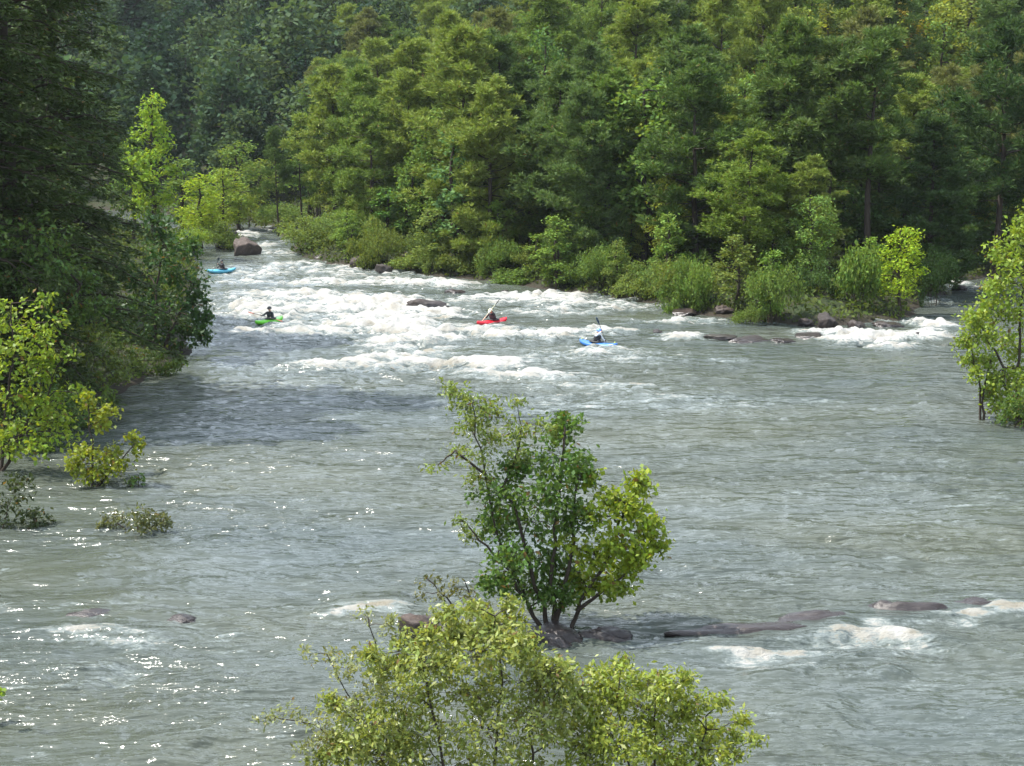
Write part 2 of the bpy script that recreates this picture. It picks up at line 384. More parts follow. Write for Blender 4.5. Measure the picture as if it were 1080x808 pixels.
def pine_meshes(seed, H=16.0, bare=.35, spread=3.0, tuft=.30, ragged=.25, lean=0.0, dens=1.0):
    rng = np.random.default_rng(seed); T = Tubes()
    tp = np.stack([np.linspace(0, 1, 9)**1.3*lean*H+rng.normal(0, .04, 9).cumsum(), rng.normal(0, .05, 9).cumsum(), np.linspace(0, H, 9)], -1)
    T.add(tp, np.linspace(.011*H+.04, .025, 9), 8)
    def axis(z): return np.array([np.interp(z, tp[:, 2], tp[:, i]) for i in range(3)])
    C, D = [], []
    z = H*bare
    while z < H*.985:
        f = (z-H*bare)/(H*(1-bare))
        prof = (math.sin(math.pi*min(1, f*.75+.22)))**.8*(1-.30*f)
        for k in range(rng.integers(3, 6)):
            if rng.random() < ragged*(1.3-f): continue
            L = spread*prof*rng.uniform(.4, 1.2)+.25; a = rng.uniform(0, 2*np.pi)
            el = np.interp(f, [0, .5, 1], [0, .35, 1.0])+rng.normal(0, .2)
            d = np.array([math.cos(a)*math.cos(el), math.sin(a)*math.cos(el), math.sin(el)])
            p0 = axis(z); p1 = p0+d*L; p1[2] += .12*L
            br = bend(p0, p1, rng, -.06, 5, .04); T.add(br, np.linspace(.012+.012*L, .008, 5), 4)
            side = np.array([-math.sin(a), math.cos(a), 0]); npad = 1+int(L/.92*dens)
            for j in range(npad):
                t = 1.0 if j == 0 else rng.uniform(.3, .95)
                ctr_ = np.array([np.interp(t, np.linspace(0, 1, 5), br[:, i]) for i in range(3)])+side*rng.uniform(-1, 1)*(1.05-t)*L*.55+np.array([0, 0, .1])
                pr = rng.uniform(.22, .66)*(.75+.25*min(L, 2)); n = int(8+16*pr)
                u_ = norm(rng.normal(0, 1, (n, 3)))*rng.uniform(.35, 1, n)[:, None]*np.array([1, 1, .72])
                C.append(ctr_+u_*pr); D.append(u_*.9+d*.35+np.array([0, 0, .45]))
        z += H*rng.uniform(.016, .05)
    for k in range(rng.integers(3, 8)):          # dead snags on the bare trunk
        z0 = H*bare*rng.uniform(.35, 1); a = rng.uniform(0, 6.28); L = rng.uniform(.5, 1.6)
        p0 = axis(z0); T.add(bend(p0, p0+np.array([math.cos(a)*L, math.sin(a)*L, rng.uniform(-.3, .2)]), rng, 0, 4), np.linspace(.03, .008, 4), 4)
    C = np.concatenate(C); D = norm(np.concatenate(D)); k = 9
    c = np.repeat(C, k, 0); d = norm(np.repeat(D, k, 0)*.9+rng.normal(0, .55, (len(c), 3)))
    L = tuft*rng.uniform(.75, 1.5, len(c)); nr = rng.normal(0, 1, (len(c), 3))
    Q = leaf_quads(c+d*L[:, None]*.5, d, nr, L, L*.19)
    return {'trunk': T.mesh('pine_trunk'), 'crown': quads_mesh('pine_crown', Q)}

def hemlock_meshes(seed, H=26.0, spread=6.0, bare=.03):
    rng = np.random.default_rng(seed); T = Tubes()
    tp = np.stack([rng.normal(0, .06, 9).cumsum(), rng.normal(0, .06, 9).cumsum(), np.linspace(0, H, 9)], -1)
    T.add(tp, np.linspace(.42, .03, 9), 8)
    C, A, S = [], [], []
    z = H*bare+.8
    while z < H*.98:
        f = z/H
        for k in range(rng.integers(3, 6)):
            L = spread*(1-f)**.65*rng.uniform(.55, 1.1)+.3; a = rng.uniform(0, 2*np.pi); el = .10+rng.normal(0, .1)
            d = np.array([math.cos(a)*math.cos(el), math.sin(a)*math.cos(el), math.sin(el)])
            p0 = np.array([np.interp(z, tp[:, 2], tp[:, 0]), np.interp(z, tp[:, 2], tp[:, 1]), z]); p1 = p0+d*L; p1[2] -= .22*L
            br = bend(p0, p1, rng, .12, 6, .03); T.add(br, np.linspace(.02+.011*L, .008, 6), 5)
            n = int(L*15); t = rng.uniform(.15, 1.02, n); side = np.array([-math.sin(a), math.cos(a), 0])
            q = np.stack([np.interp(t, np.linspace(0, 1, 6), br[:, i]) for i in range(3)], -1)
            off = rng.uniform(-1, 1, n)*(1.1-t)*L*.38
            q = q+side*off[:, None]; q[:, 2] += rng.normal(-.05, .10, n)-np.abs(off)*.25
            C.append(q); A.append(np.tile(d, (n, 1))+side*np.sign(off)[:, None]*.7+np.array([0, 0, -.35]))
        z += H*rng.uniform(.011, .022)
    C = np.concatenate(C); A = norm(np.concatenate(A)); k = 7
    c = np.repeat(C, k, 0); ax = norm(np.repeat(A, k, 0)+rng.normal(0, .5, (len(c), 3))*np.array([1, 1, .5]))
    c = c+ax*rng.uniform(0, .28, len(c))[:, None]
    nr = rng.normal(0, .35, (len(c), 3))+np.array([0, 0, 1])
    L = rng.uniform(.16, .32, len(c))
    return {'trunk': T.mesh('hemlock_trunk'), 'crown': quads_mesh('hemlock_crown', leaf_quads(c, ax, nr, L, L*.36))}

def leafy_meshes(seed, lobes, stems, leaf=.2, ratio=.6, per_twig=9, twigs=26, twig_r=.28, droop=.25, stem_r=.05, up=.7, fill=.35, trunk_k=6, twig_tubes=True):
    """lobes: (x,y,z,rx,ry,rz[,weight]) in metres from the plant's base; stems: lists of points"""
    rng = np.random.default_rng(seed); T = Tubes(); C, A = [], []
    nodes = []
    for st in stems:
        st = np.asarray(st, float)
        p = np.concatenate([bend(st[i], st[i+1], rng, 0, 5, .03)[(1 if i else 0):] for i in range(len(st)-1)])
        T.add(p, np.linspace(stem_r, stem_r*.35, len(p)), trunk_k); nodes.append(p[len(p)//3:])
    nodes = np.concatenate(nodes)
    for lb in lobes:
        c = np.array(lb[:3]); r = np.array(lb[3:6]); w = lb[6] if len(lb) > 6 else 1
        dd = np.linalg.norm(nodes-c, axis=1)+np.maximum(0, nodes[:, 2]-c[2])*2; a0 = nodes[np.argmin(dd)]
        T.add(bend(a0, c, rng, .05, 4, .05), np.linspace(stem_r*.4, stem_r*.16, 4), 5)
        n = max(3, int(twigs*w)); dirs = norm(rng.normal(0, 1, (n, 3))); rad = rng.uniform(fill, 1, n)**.7
        # ragged outline: some shoots run out past the lobe
        rad *= np.where(rng.random(n) < .15, rng.uniform(1.05, 1.35, n), 1)
        e = c+dirs*rad[:, None]*r
        if twig_tubes:
            for q in e[rng.random(len(e)) < .4]: T.add(bend(c+(q-c)*.1, q, rng, .04, 3, .06), np.linspace(stem_r*.14, stem_r*.05, 3), 3)
        m = rng.poisson(per_twig, n)+1
        ee = np.repeat(e, m, 0); dr = np.repeat(dirs, m, 0)
        tt = rng.random(len(ee))**.6
        pos = c+(ee-c)*(.55+.45*tt[:, None])+rng.normal(0, twig_r*.55, (len(ee), 3))
        C.append(pos); A.append(dr*.6+rng.normal(0, .7, (len(ee), 3))+np.array([0, 0, -droop]))
    C = np.concatenate(C); A = np.concatenate(A)
    L = leaf*rng.uniform(.6, 1.25, len(C)); nr = rng.normal(0, .75, (len(C), 3))+np.array([0, 0, up])
    return {'trunk': T.mesh('plant_stems'), 'crown': quads_mesh('plant_leaves', leaf_quads(C, A, nr, L, L*ratio))}

def broadleaf_meshes(seed, H=12.0, W=5.0, leaf=.32, nl=11, per=9, twigs=26, low=.25, narrow=False):
    rng = np.random.default_rng(seed); lobes = []
    for i in range(nl):
        f = (i+.5)/nl; z = H*(low+(.93-low)*f)
        rr = W*.5*math.sin(math.pi*min(1, .25+f*.72))**.7; a = i*2.4+rng.uniform(-.5, .5); q = rr*rng.uniform(.35, .75)
        s = W*rng.uniform(.17, .28)*(1-.35*f)
        lobes.append((math.cos(a)*q, math.sin(a)*q, z, s, s, s*.75, (s/(W*.22))**1.6))
    top = H*.9
    return leafy_meshes(seed+1, lobes, [[(0, 0, -.4), (rng.normal(0, .15), rng.normal(0, .15), H*.4), (rng.normal(0, .3), rng.normal(0, .3), top)]], leaf, .62, per, twigs, leaf*1.6, .2, .012*H+.04, twig_tubes=False)
def bush_meshes(seed, H=3.0, W=4.5, leaf=.19, ratio=.5, nl=12, per=10, twigs=26):
    rng = np.random.default_rng(seed); lobes = []; stems = []
    for i in range(nl):
        a = i*2.4+rng.uniform(-.4, .4); f = rng.random(); q = W*.40*math.sqrt((i+.5)/nl)
        z = H*rng.uniform(.25, .8)*(1-.45*(q/(W*.5))**2); s = W*rng.uniform(.14, .2)
        lobes.append((math.cos(a)*q, math.sin(a)*q, z, s, s, s*.8))
        if i % 2 == 0: stems.append([(math.cos(a)*.12*W*.3, math.sin(a)*.12*W*.3, -.3), (math.cos(a)*q*.6, math.sin(a)*q*.6, z*.6), (math.cos(a)*q, math.sin(a)*q, z)])
    return leafy_meshes(seed+1, lobes, stems, leaf, ratio, per, twigs, leaf*1.5, .05, .035, twig_tubes=False)

def plant(name, meshes, loc, color, label, cat, leafmat=LEAF, rz=0.0, scale=1.0, group=None, parts=('trunk', 'crown')):
    r = empty(name, loc, rz, scale)
    tag(r, label, cat, group)
    t = link(parts[0], meshes['trunk'], BARK, r); c = link(parts[1], meshes['crown'], leafmat, r)
    c.color = (*color, 1)
    return r
ST = ('stems', 'foliage')

def picture_plant(name, seed, base, lobes_px, color, label, cat, stems_px=None, depth=1.0, leafmat=LEAF, parts=('trunk', 'crown'), **kw):
    """a plant modelled on its own outline; base = its foot on the ground, lobes given as (px,py,rx,ry[,weight[,dy]])"""
    rng = np.random.default_rng(seed); d = base.y; lobes = []
    for q in lobes_px:
        rx, ry = q[2]*d/F, q[3]*d/F
        dy = q[5] if len(q) > 5 else rng.uniform(-.8, .8)*depth
        p = at(q[0], q[1], d+dy)-base
        lobes.append((p.x, p.y, p.z, rx, max(rx, ry)*.95, ry, q[4] if len(q) > 4 else 1))
    if stems_px is None:
        top = max(lobes, key=lambda l: l[2]); stems = [[(0, 0, -.3), (top[0]*.4, top[1]*.4, top[2]*.5), top[:3]]]
    else:
        stems = []
        for st in stems_px:
            pts = []
            for (px, py, *dy) in st:
                p = at(px, py, d+(dy[0] if dy else 0))-base; pts.append((p.x, p.y, p.z))
            stems.append(pts)
    return plant(name, leafy_meshes(seed, lobes, stems, **kw), base, color, label, cat, leafmat, parts=parts)
def foot(px, d):
    x = at(px, 400, d).x; return Vector((x, d, max(gz(x, d), -.25)-.05))

# ------------------------------------------------------------------ the plants of the near river
YG = (.18, .27, .03); LIME = (.14, .20, .03); MIDG = (.09, .16, .035); DARKG = (.035, .065, .02); OLIVE = (.12, .175, .04); SILVER = (.15, .185, .07)
rock_d = on_water(590, 668).y
ctr = on_water(585, 666); ctr.z = .05
picture_plant('broadleaf_sapling', 101, ctr,
    [(598, 452, 26, 18), (592, 482, 40, 24), (548, 490, 24, 16, .7), (530, 520, 42, 24), (575, 520, 45, 28), (612, 500, 16, 20, .6), (560, 548, 52, 26), (605, 545, 24, 22), (525, 552, 26, 18, .8), (540, 588, 34, 22), (585, 590, 34, 24), (555, 620, 44, 16), (588, 628, 26, 16), (520, 615, 22, 12, .7)],
    (.08, .15, .028), 'dark green broad-leaved sapling with several stems on the midstream rock', 'sapling',
    [[(583, 672), (581, 610), (588, 540), (596, 450)], [(578, 672), (560, 600), (545, 540), (530, 515)], [(586, 670), (600, 600), (606, 545), (610, 500)], [(574, 668), (553, 630), (525, 585)]],
    .9, leaf=.125, ratio=.62, per_twig=13, twigs=36, twig_r=.17, stem_r=.055, leafmat=LEAF)
ylw = on_water(600, 664); ylw.z = .05
picture_plant('sycamore_sapling', 102, ylw,
    [(676, 510, 16, 12, .7), (660, 535, 26, 16), (680, 556, 24, 20), (655, 575, 34, 20), (690, 575, 15, 14, .6), (625, 585, 24, 16, .7), (615, 612, 26, 18), (645, 618, 30, 12), (660, 600, 20, 14, .7), (672, 590, 18, 14, .6), (630, 545, 22, 20, .5), (600, 575, 24, 20, .4), (618, 505, 18, 16, .4), (640, 525, 16, 12, .4)],
    (.21, .29, .03), 'bright yellow-green sapling leaning out to the right from the midstream rock', 'sapling',
    [[(602, 668), (611, 635), (640, 590), (660, 540), (676, 508)], [(608, 645), (640, 620), (660, 605)]],
    .7, leaf=.14, ratio=.68, per_twig=11, twigs=32, twig_r=.17, stem_r=.05)
wil = on_water(575, 662); wil.z = .05
picture_plant('willow_sapling', 103, wil,
    [(478, 412, 20, 9, .6), (500, 425, 30, 14, .9), (520, 440, 26, 14, .8), (495, 448, 24, 12, .6), (515, 462, 26, 14, .7), (548, 455, 18, 14, .6), (500, 480, 26, 12, .5), (545, 482, 24, 12, .6), (485, 478, 18, 8, .25), (462, 492, 20, 4, .2), (575, 450, 14, 12, .4), (545, 425, 10, 6, .2), (485, 550, 12, 14, .3), (497, 568, 14, 12, .35), (508, 505, 20, 12, .5)],
    (.16, .22, .05), 'thin, sparse small-leaved sapling whose top rises highest on the midstream rock', 'sapling',
    [[(574, 668), (545, 610), (523, 560), (510, 490), (498, 425)], [(540, 600), (505, 570), (485, 545)], [(512, 500), (480, 475), (462, 490)], [(520, 540), (545, 480), (550, 450)]],
    .5, leaf=.115, ratio=.42, per_twig=10, twigs=34, twig_r=.14, stem_r=.035)
shr = on_water(470, 668); shr.z = .05
picture_plant('twiggy_shrub', 104, shr,
    [(450, 612, 18, 6, .5), (485, 618, 20, 10, .7), (470, 630, 18, 9, .7), (500, 632, 16, 12, .7), (445, 628, 10, 8, .3), (510, 645, 20, 12)],
    (.12, .13, .05), 'sparse twiggy shrub beside the dark boulder left of the midstream saplings', 'shrub',
    [[(485, 672), (478, 640), (450, 610)], [(492, 672), (498, 635), (490, 612)]], .4, leaf=.12, ratio=.4, per_twig=6, twigs=16, twig_r=.11, stem_r=.03, parts=ST)
# foreground bushes, rooted on the near rocks just below the picture
fb = Vector((at(500, 700, 20.3).x, 20.3, .0))
picture_plant('willow_bush', 105, fb,
    [(520, 660, 44, 18), (486, 668, 30, 14, .7), (545, 680, 34, 16), (578, 708, 32, 18), (500, 690, 60, 24), (450, 700, 46, 26, .9), (430, 735, 54, 26), (490, 730, 60, 28), (545, 720, 55, 28), (390, 765, 46, 24), (370, 790, 36, 20), (440, 775, 60, 30), (510, 770, 60, 34), (570, 760, 44, 34), (400, 800, 50, 24), (470, 812, 70, 30), (540, 815, 60, 30), (410, 705, 26, 14, .5), (600, 735, 34, 24, .8), (612, 775, 36, 26, .8), (470, 648, 20, 10, .4), (430, 680, 22, 12, .4), (540, 640, 14, 8, .25), (452, 672, 14, 9, .25), (395, 690, 14, 10, .25), (352, 742, 14, 9, .3), (338, 800, 20, 10, .3), (500, 642, 12, 8, .2)],
    (.225, .275, .065), 'large pale-leaved willow bush at the bottom edge, the taller of two', 'shrub',
    [[(500, 960), (480, 830), (450, 720), (440, 690)], [(500, 960), (520, 820), (530, 720), (522, 650)], [(510, 960), (560, 830), (575, 700)], [(495, 960), (430, 850), (385, 770)]],
    .75, leaf=.105, ratio=.44, per_twig=10, twigs=75, twig_r=.12, stem_r=.03, leafmat=GLOSSY, parts=ST, droop=.0)
fs = Vector((at(380, 700, 20.8).x, 20.8, .0))
picture_plant('willow_bush', 106, fs,
    [(345, 690, 22, 8, .35), (365, 705, 24, 10, .5), (392, 722, 24, 12, .6), (325, 690, 10, 10, .2), (385, 690, 18, 12, .5), (372, 740, 22, 16, .5), (300, 752, 26, 8, .3), (335, 762, 22, 10, .4), (280, 757, 14, 5, .2), (345, 775, 20, 10, .5), (365, 755, 24, 12, .5), (325, 785, 14, 6, .25), (385, 650, 16, 14, .22), (412, 660, 14, 16, .4)],
    (.22, .25, .10), 'wispy grey-green willow whose sparse sprays stand out left of the large pale bush', 'shrub',
    [[(440, 960), (400, 820), (372, 740), (345, 690)], [(430, 960), (380, 820), (335, 765), (285, 755)], [(440, 960), (410, 800), (398, 690), (388, 650)]],
    .5, leaf=.085, ratio=.42, per_twig=9, twigs=34, twig_r=.085, stem_r=.02, leafmat=GLOSSY, parts=ST, droop=.0)
fr = Vector((at(690, 700, 20.6).x, 20.6, .0))
picture_plant('willow_bush', 107, fr,
    [(640, 715, 34, 14, .7), (690, 722, 40, 16), (630, 745, 40, 22), (680, 748, 48, 24), (725, 745, 30, 18, .8), (650, 780, 50, 26), (705, 780, 50, 26), (745, 775, 24, 18, .6), (620, 800, 50, 28), (680, 812, 60, 26), (735, 808, 34, 20, .8), (770, 775, 16, 7, .25), (768, 795, 18, 9, .35), (760, 738, 14, 8, .2), (782, 760, 12, 6, .2), (796, 780, 10, 5, .15), (725, 716, 14, 8, .25), (655, 700, 16, 8, .25)],
    (.225, .285, .045), 'rounded yellow-green bush at the bottom edge right of the large pale bush', 'shrub',
    [[(680, 960), (665, 830), (650, 740)], [(685, 960), (690, 830), (692, 730)], [(690, 960), (725, 850), (745, 770)]],
    .7, leaf=.105, ratio=.44, per_twig=10, twigs=66, twig_r=.12, stem_r=.03, leafmat=GLOSSY, parts=ST, droop=.0)
sp = Vector((at(-60, 700, 24).x, 24, -.3))
picture_plant('sycamore_sapling', 108, sp, [(-30, 740, 20, 16, .8), (-12, 730, 12, 8, .6), (-1, 729, 6, 5, .5), (-50, 710, 26, 24)], YG,
    'bright green leaf sprig poking in at the left edge low over the water', 'sapling', None, .3, leaf=.13, ratio=.75, per_twig=5, twigs=10, twig_r=.06, stem_r=.03)

# left bank, near to far
picture_plant('sycamore_sapling', 120, foot(6, 43),
    [(10, 335, 30, 22), (35, 355, 26, 20), (5, 375, 32, 26), (40, 392, 24, 20), (15, 415, 34, 24), (52, 425, 20, 16), (30, 445, 34, 20), (8, 465, 28, 22), (62, 445, 14, 12, .6), (50, 375, 16, 14, .6), (40, 470, 20, 14, .7), (62, 338, 16, 7, .3), (72, 372, 14, 7, .3), (80, 415, 16, 6, .35), (45, 318, 12, 8, .3), (72, 460, 16, 8, .3)],
    YG, 'sunlit yellow-green tree leaning in at the left edge over the bank', 'tree', [[(0, 520), (5, 440), (15, 380), (12, 320)], [(0, 500), (30, 440), (50, 420)]], .9, leaf=.18, ratio=.62, per_twig=8, twigs=24, twig_r=.26, stem_r=.06)
b = on_water(100, 512); b.z = .0
picture_plant('sycamore_sapling', 121, b,
    [(92, 425, 12, 12, .6), (116, 436, 11, 8, .5), (104, 445, 14, 10, .6), (88, 480, 20, 14), (110, 478, 20, 14), (142, 470, 10, 12, .6), (98, 500, 20, 12), (125, 490, 14, 10, .7), (78, 492, 12, 10, .6)],
    (.19, .24, .025), 'small bright yellow-green sapling standing in the shallows off the left bank', 'sapling', [[(98, 520), (98, 480), (93, 420)], [(100, 515), (125, 490), (142, 468)]], .5, leaf=.15, ratio=.66, per_twig=10, twigs=22, twig_r=.18, stem_r=.04)
b = on_water(145, 560); b.z = 0
picture_plant('low_shrub', 122, b, [(122, 550, 18, 10), (148, 543, 18, 13), (170, 550, 16, 10), (145, 555, 34, 7), (110, 553, 9, 6, .5)], (.10, .12, .05),
    'low dull green shrub growing from the water alone off the left bank', 'shrub', [[(145, 566), (145, 540)], [(140, 566), (120, 548)], [(150, 566), (170, 548)]], .4, leaf=.12, ratio=.5, per_twig=8, twigs=22, twig_r=.12, stem_r=.03, parts=ST)
b = on_water(146, 512); b.z = 0
picture_plant('low_shrub', 123, b, [(146, 506, 11, 5, .8), (138, 508, 6, 3, .4)], MIDG, 'tiny tuft of leaves in the water just right of the small bright sapling', 'shrub', None, .2, leaf=.14, ratio=.5, per_twig=6, twigs=12, twig_r=.1, stem_r=.02, parts=ST)
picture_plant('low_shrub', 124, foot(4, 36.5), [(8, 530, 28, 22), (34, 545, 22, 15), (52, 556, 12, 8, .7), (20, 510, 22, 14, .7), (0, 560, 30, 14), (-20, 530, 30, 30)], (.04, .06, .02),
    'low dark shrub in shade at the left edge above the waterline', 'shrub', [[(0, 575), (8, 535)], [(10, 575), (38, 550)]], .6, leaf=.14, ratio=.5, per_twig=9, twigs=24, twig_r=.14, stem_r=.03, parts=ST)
picture_plant('willow_bush', 125, foot(88, 52),
    [(110, 375, 28, 20), (80, 385, 32, 26), (130, 395, 18, 9, .6), (105, 405, 30, 14), (60, 365, 34, 26), (70, 410, 30, 16), (145, 388, 12, 5, .3), (95, 350, 26, 20)], OLIVE,
    'olive-green bush overhanging the left shore below the dark conifer boughs', 'shrub', [[(85, 440), (100, 380)], [(75, 440), (65, 370)]], 1.0, leaf=.17, ratio=.42, per_twig=9, twigs=32, twig_r=.2, stem_r=.04, parts=ST)
picture_plant('low_shrub', 128, foot(20, 46),
    [(15, 450, 40, 22), (50, 460, 28, 18), (-10, 470, 34, 22), (75, 440, 22, 14, .7), (30, 480, 34, 12), (60, 425, 30, 20)], (.06, .11, .03),
    'dark green shrub at the left waterline behind the sunlit leaning tree', 'shrub', [[(20, 500), (20, 450)], [(30, 500), (60, 450)]], 1.0, leaf=.17, ratio=.5, per_twig=9, twigs=30, twig_r=.2, stem_r=.04, parts=ST)
picture_plant('willow_bush', 130, foot(72, 49.5),
    [(62, 418, 28, 14), (88, 432, 24, 12), (40, 440, 26, 14), (112, 420, 16, 9, .7), (70, 448, 26, 9), (95, 446, 18, 7, .6), (20, 425, 26, 18)], (.10, .165, .035),
    'green bush behind the small bright sapling, filling the gap to the olive bush', 'shrub', [[(70, 470), (70, 425)], [(60, 470), (35, 440)]], .8, leaf=.17, ratio=.5, per_twig=9, twigs=28, twig_r=.2, stem_r=.03, parts=ST)
picture_plant('broadleaf_tree', 126, foot(168, 65.5),
    [(175, 262, 34, 24), (155, 290, 32, 28), (195, 295, 28, 26), (178, 325, 36, 28), (150, 335, 34, 28), (205, 325, 20, 22), (180, 352, 36, 18), (208, 350, 18, 14), (140, 360, 26, 14), (165, 235, 18, 14, .6), (200, 262, 14, 12, .5), (218, 335, 8, 12, .35)], (.045, .10, .028),
    'dark rounded leafy tree leaning over the water at the end of the left bank', 'tree', [[(160, 380), (165, 320), (172, 260)], [(165, 380), (190, 330), (205, 300)]], 1.6, leaf=.24, ratio=.55, per_twig=11, twigs=40, twig_r=.26, stem_r=.1)
picture_plant('willow_bush', 129, foot(132, 60),
    [(130, 372, 26, 18), (112, 360, 28, 22), (150, 384, 20, 10, .8), (120, 392, 26, 12), (100, 378, 24, 18), (165, 376, 14, 8, .6), (150, 402, 26, 8), (122, 411, 26, 9), (174, 391, 14, 9), (188, 383, 12, 6, .7), (100, 420, 24, 9)], (.09, .15, .035),
    'green bush hanging over the water between the olive bush and the dark leaning tree', 'shrub', [[(125, 410), (125, 370)]], .8, leaf=.18, ratio=.45, per_twig=9, twigs=32, twig_r=.2, stem_r=.04, parts=ST)
picture_plant('broadleaf_tree', 127, foot(40, 50),
    [(25, 250, 44, 26), (60, 275, 40, 26), (20, 295, 46, 28), (85, 300, 30, 20), (60, 325, 40, 22), (100, 325, 24, 14, .7)], (.085, .155, .035),
    'shaded green tree with drooping boughs below the tall conifer at left', 'tree', [[(40, 450), (40, 350), (30, 250)], [(40, 380), (85, 300)]], 1.5, leaf=.2, ratio=.5, per_twig=11, twigs=36, twig_r=.24, stem_r=.12)
hem = [hemlock_meshes(131, 27, 6.4), hemlock_meshes(132, 24, 5.6)]
HD = (.060, .092, .030)
plant('hemlock_tree', hem[0], foot(22, 55), HD, 'tallest dark conifer with drooping boughs filling the upper left corner', 'conifer', NEEDLE)
plant('hemlock_tree', hem[1], foot(-45, 50), (.060, .092, .030), 'dark conifer whose boughs reach in across the left edge', 'conifer', NEEDLE, 1.3)
plant('hemlock_tree', hem[1], foot(70, 70), (.056, .086, .030), 'dark conifer behind the tallest one, its boughs above the dark leafy tree', 'conifer', NEEDLE, 2.4, (1, 1, .98))
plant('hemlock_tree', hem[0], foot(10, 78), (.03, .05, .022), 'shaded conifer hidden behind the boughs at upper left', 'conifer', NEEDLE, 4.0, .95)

# right edge clump
picture_plant('sycamore_tree', 140, foot(1068, 51.2),
    [(1090, 228, 18, 12, .7), (1078, 245, 26, 20), (1062, 268, 22, 16), (1085, 285, 34, 22), (1055, 300, 22, 14, .8), (1050, 325, 26, 18), (1085, 330, 36, 24), (1028, 335, 18, 12, .7), (1035, 355, 26, 16), (1070, 362, 30, 20), (1060, 400, 24, 16, .8), (1090, 395, 30, 26), (1062, 428, 22, 12, .9), (1085, 440, 26, 16), (1045, 412, 14, 8, .5)], (.20, .29, .04),
    'sunlit bright green tree at the right edge leaning over the water', 'tree', [[(1075, 460), (1075, 380), (1080, 280), (1088, 232)], [(1072, 440), (1050, 370), (1030, 335)]], 1.0, leaf=.17, ratio=.6, per_twig=14, twigs=34, twig_r=.26, stem_r=.06)
picture_plant('sycamore_sapling', 141, on_water(1034, 443),
    [(1040, 380, 16, 12), (1022, 378, 13, 10, .8), (1030, 395, 14, 10, .7), (1050, 395, 14, 10, .7), (1045, 420, 9, 6, .3), (1016, 360, 10, 8, .5)], (.20, .29, .04),
    'slim sapling with bare twin stems standing in the water at the right edge', 'sapling', [[(1034, 447), (1034, 410), (1026, 375)], [(1037, 447), (1039, 405), (1045, 378)]], .4, leaf=.16, ratio=.6, per_twig=10, twigs=24, twig_r=.18, stem_r=.05)
picture_plant('willow_bush', 142, foot(1072, 49.6), [(1068, 428, 14, 12), (1085, 420, 24, 20), (1060, 440, 12, 7, .6), (1090, 445, 26, 12)], MIDG,
    'low green shrub at the waterline below the right-edge tree', 'shrub', None, .4, leaf=.16, ratio=.45, per_twig=8, twigs=22, twig_r=.15, stem_r=.03, parts=ST)

# ------------------------------------------------------------------ middle distance: shore bushes, saplings, pines
pines = [pine_meshes(201, 16, .20, 3.0, .34, .22), pine_meshes(202, 16, .34, 3.4, .34, .30), pine_meshes(203, 16, .12, 3.2, .36, .18), pine_meshes(204, 16, .45, 2.7, .34, .35, .02), pine_meshes(205, 16, .06, 3.5, .36, .2, 0, 1.1)]
broads = [broadleaf_meshes(211, 12, 5.5), broadleaf_meshes(212, 12, 4.4, nl=13), broadleaf_meshes(213, 12, 6.2, nl=14), broadleaf_meshes(214, 12, 3.4, nl=10, low=.12)]
bushes = [bush_meshes(221), bush_meshes(222, 3, 5.0, nl=14), bush_meshes(223, 3, 4.0, .26, .55, 10)]
_rs = np.random.default_rng(77); _ext = {}
def sized(name, proto, px, d, top, width, color, label, cat, H0, W0, leafmat=FARLEAF, parts=('trunk', 'crown'), group=None, zmin=-.1):
    x = at(px, (top+300)/2, d).x; g = max(gz(x, d), zmin); zt = at(px, top, d).z
    mb = np.array([q.co[:] for q in proto['crown'].vertices]) if proto['crown'].name not in _ext else None
    if mb is not None: _ext[proto['crown'].name] = (np.percentile(mb[:, 2], 99.7), 2*np.percentile(np.hypot(mb[:, 0], mb[:, 1]), 96))
    H0, W0 = _ext[proto['crown'].name]
    h = max(zt-g, .8); sx = width/F*d/W0
    return plant(name, proto, Vector((x, d, g)), color, label, cat, leafmat, _rs.uniform(0, 6.28), (sx, sx, h/H0), group, parts)
def bush(i, px, base, top, w, c, label, cat='bush', dd=1.5):
    d = on_water(px, base).y+dd
    return sized('willow_bush', bushes[i], px, d, top, w, c, label, cat, 3.05, 4.6, FARLEAF, ST)
WL = (0.150, 0.213, 0.052); WO = (0.125, 0.170, 0.039)
bush(0, 322, 270, 226, 66, WL, 'pale yellow-green bush at the head of the right shore beside the rapid chute')
bush(1, 362, 274, 222, 62, (0.138, 0.213, 0.058), 'rounded olive bush on the right shore, second in the row from the chute')
bush(2, 398, 279, 226, 52, WL, 'light olive bush overhanging the right shore left of the grey shoreline boulder')
bush(0, 440, 283, 240, 50, (0.112, 0.170, 0.046), 'olive bush on the shore right behind the grey boulder')
bush(1, 478, 291, 247, 56, WO, 'low olive bush on the right shore above the midstream dark rock')
bush(2, 520, 296, 258, 46, (0.100, 0.156, 0.039), 'low green bush at the waterline above the red kayak')
bush(0, 556, 298, 258, 52, WO, 'broad olive bush on the shore just right of the red kayak')
bush(1, 596, 302, 258, 46, (0.112, 0.177, 0.046), 'green bush on the shore above and left of the blue kayak')
bush(2, 640, 308, 266, 54, WL, 'light bush spreading over the shore above the blue kayak')
bush(0, 690, 320, 272, 54, (0.125, 0.199, 0.052), 'leafy bush at the shore corner where the bank steps nearer')
bush(1, 735, 324, 280, 48, (0.106, 0.156, 0.046), 'low shrub at the foot of the leaning riverside pine')
bush(1, 818, 346, 276, 62, (0.125, 0.199, 0.046), 'wide green willow bush on the islet point left of the black rock')
bush(0, 792, 344, 318, 40, (0.112, 0.170, 0.039), 'low trailing shrub at the left tip of the islet point', dd=.6)
bush(2, 905, 338, 258, 52, (0.119, 0.199, 0.039), 'green bush between the black rock and the bright yellow-green shrub')
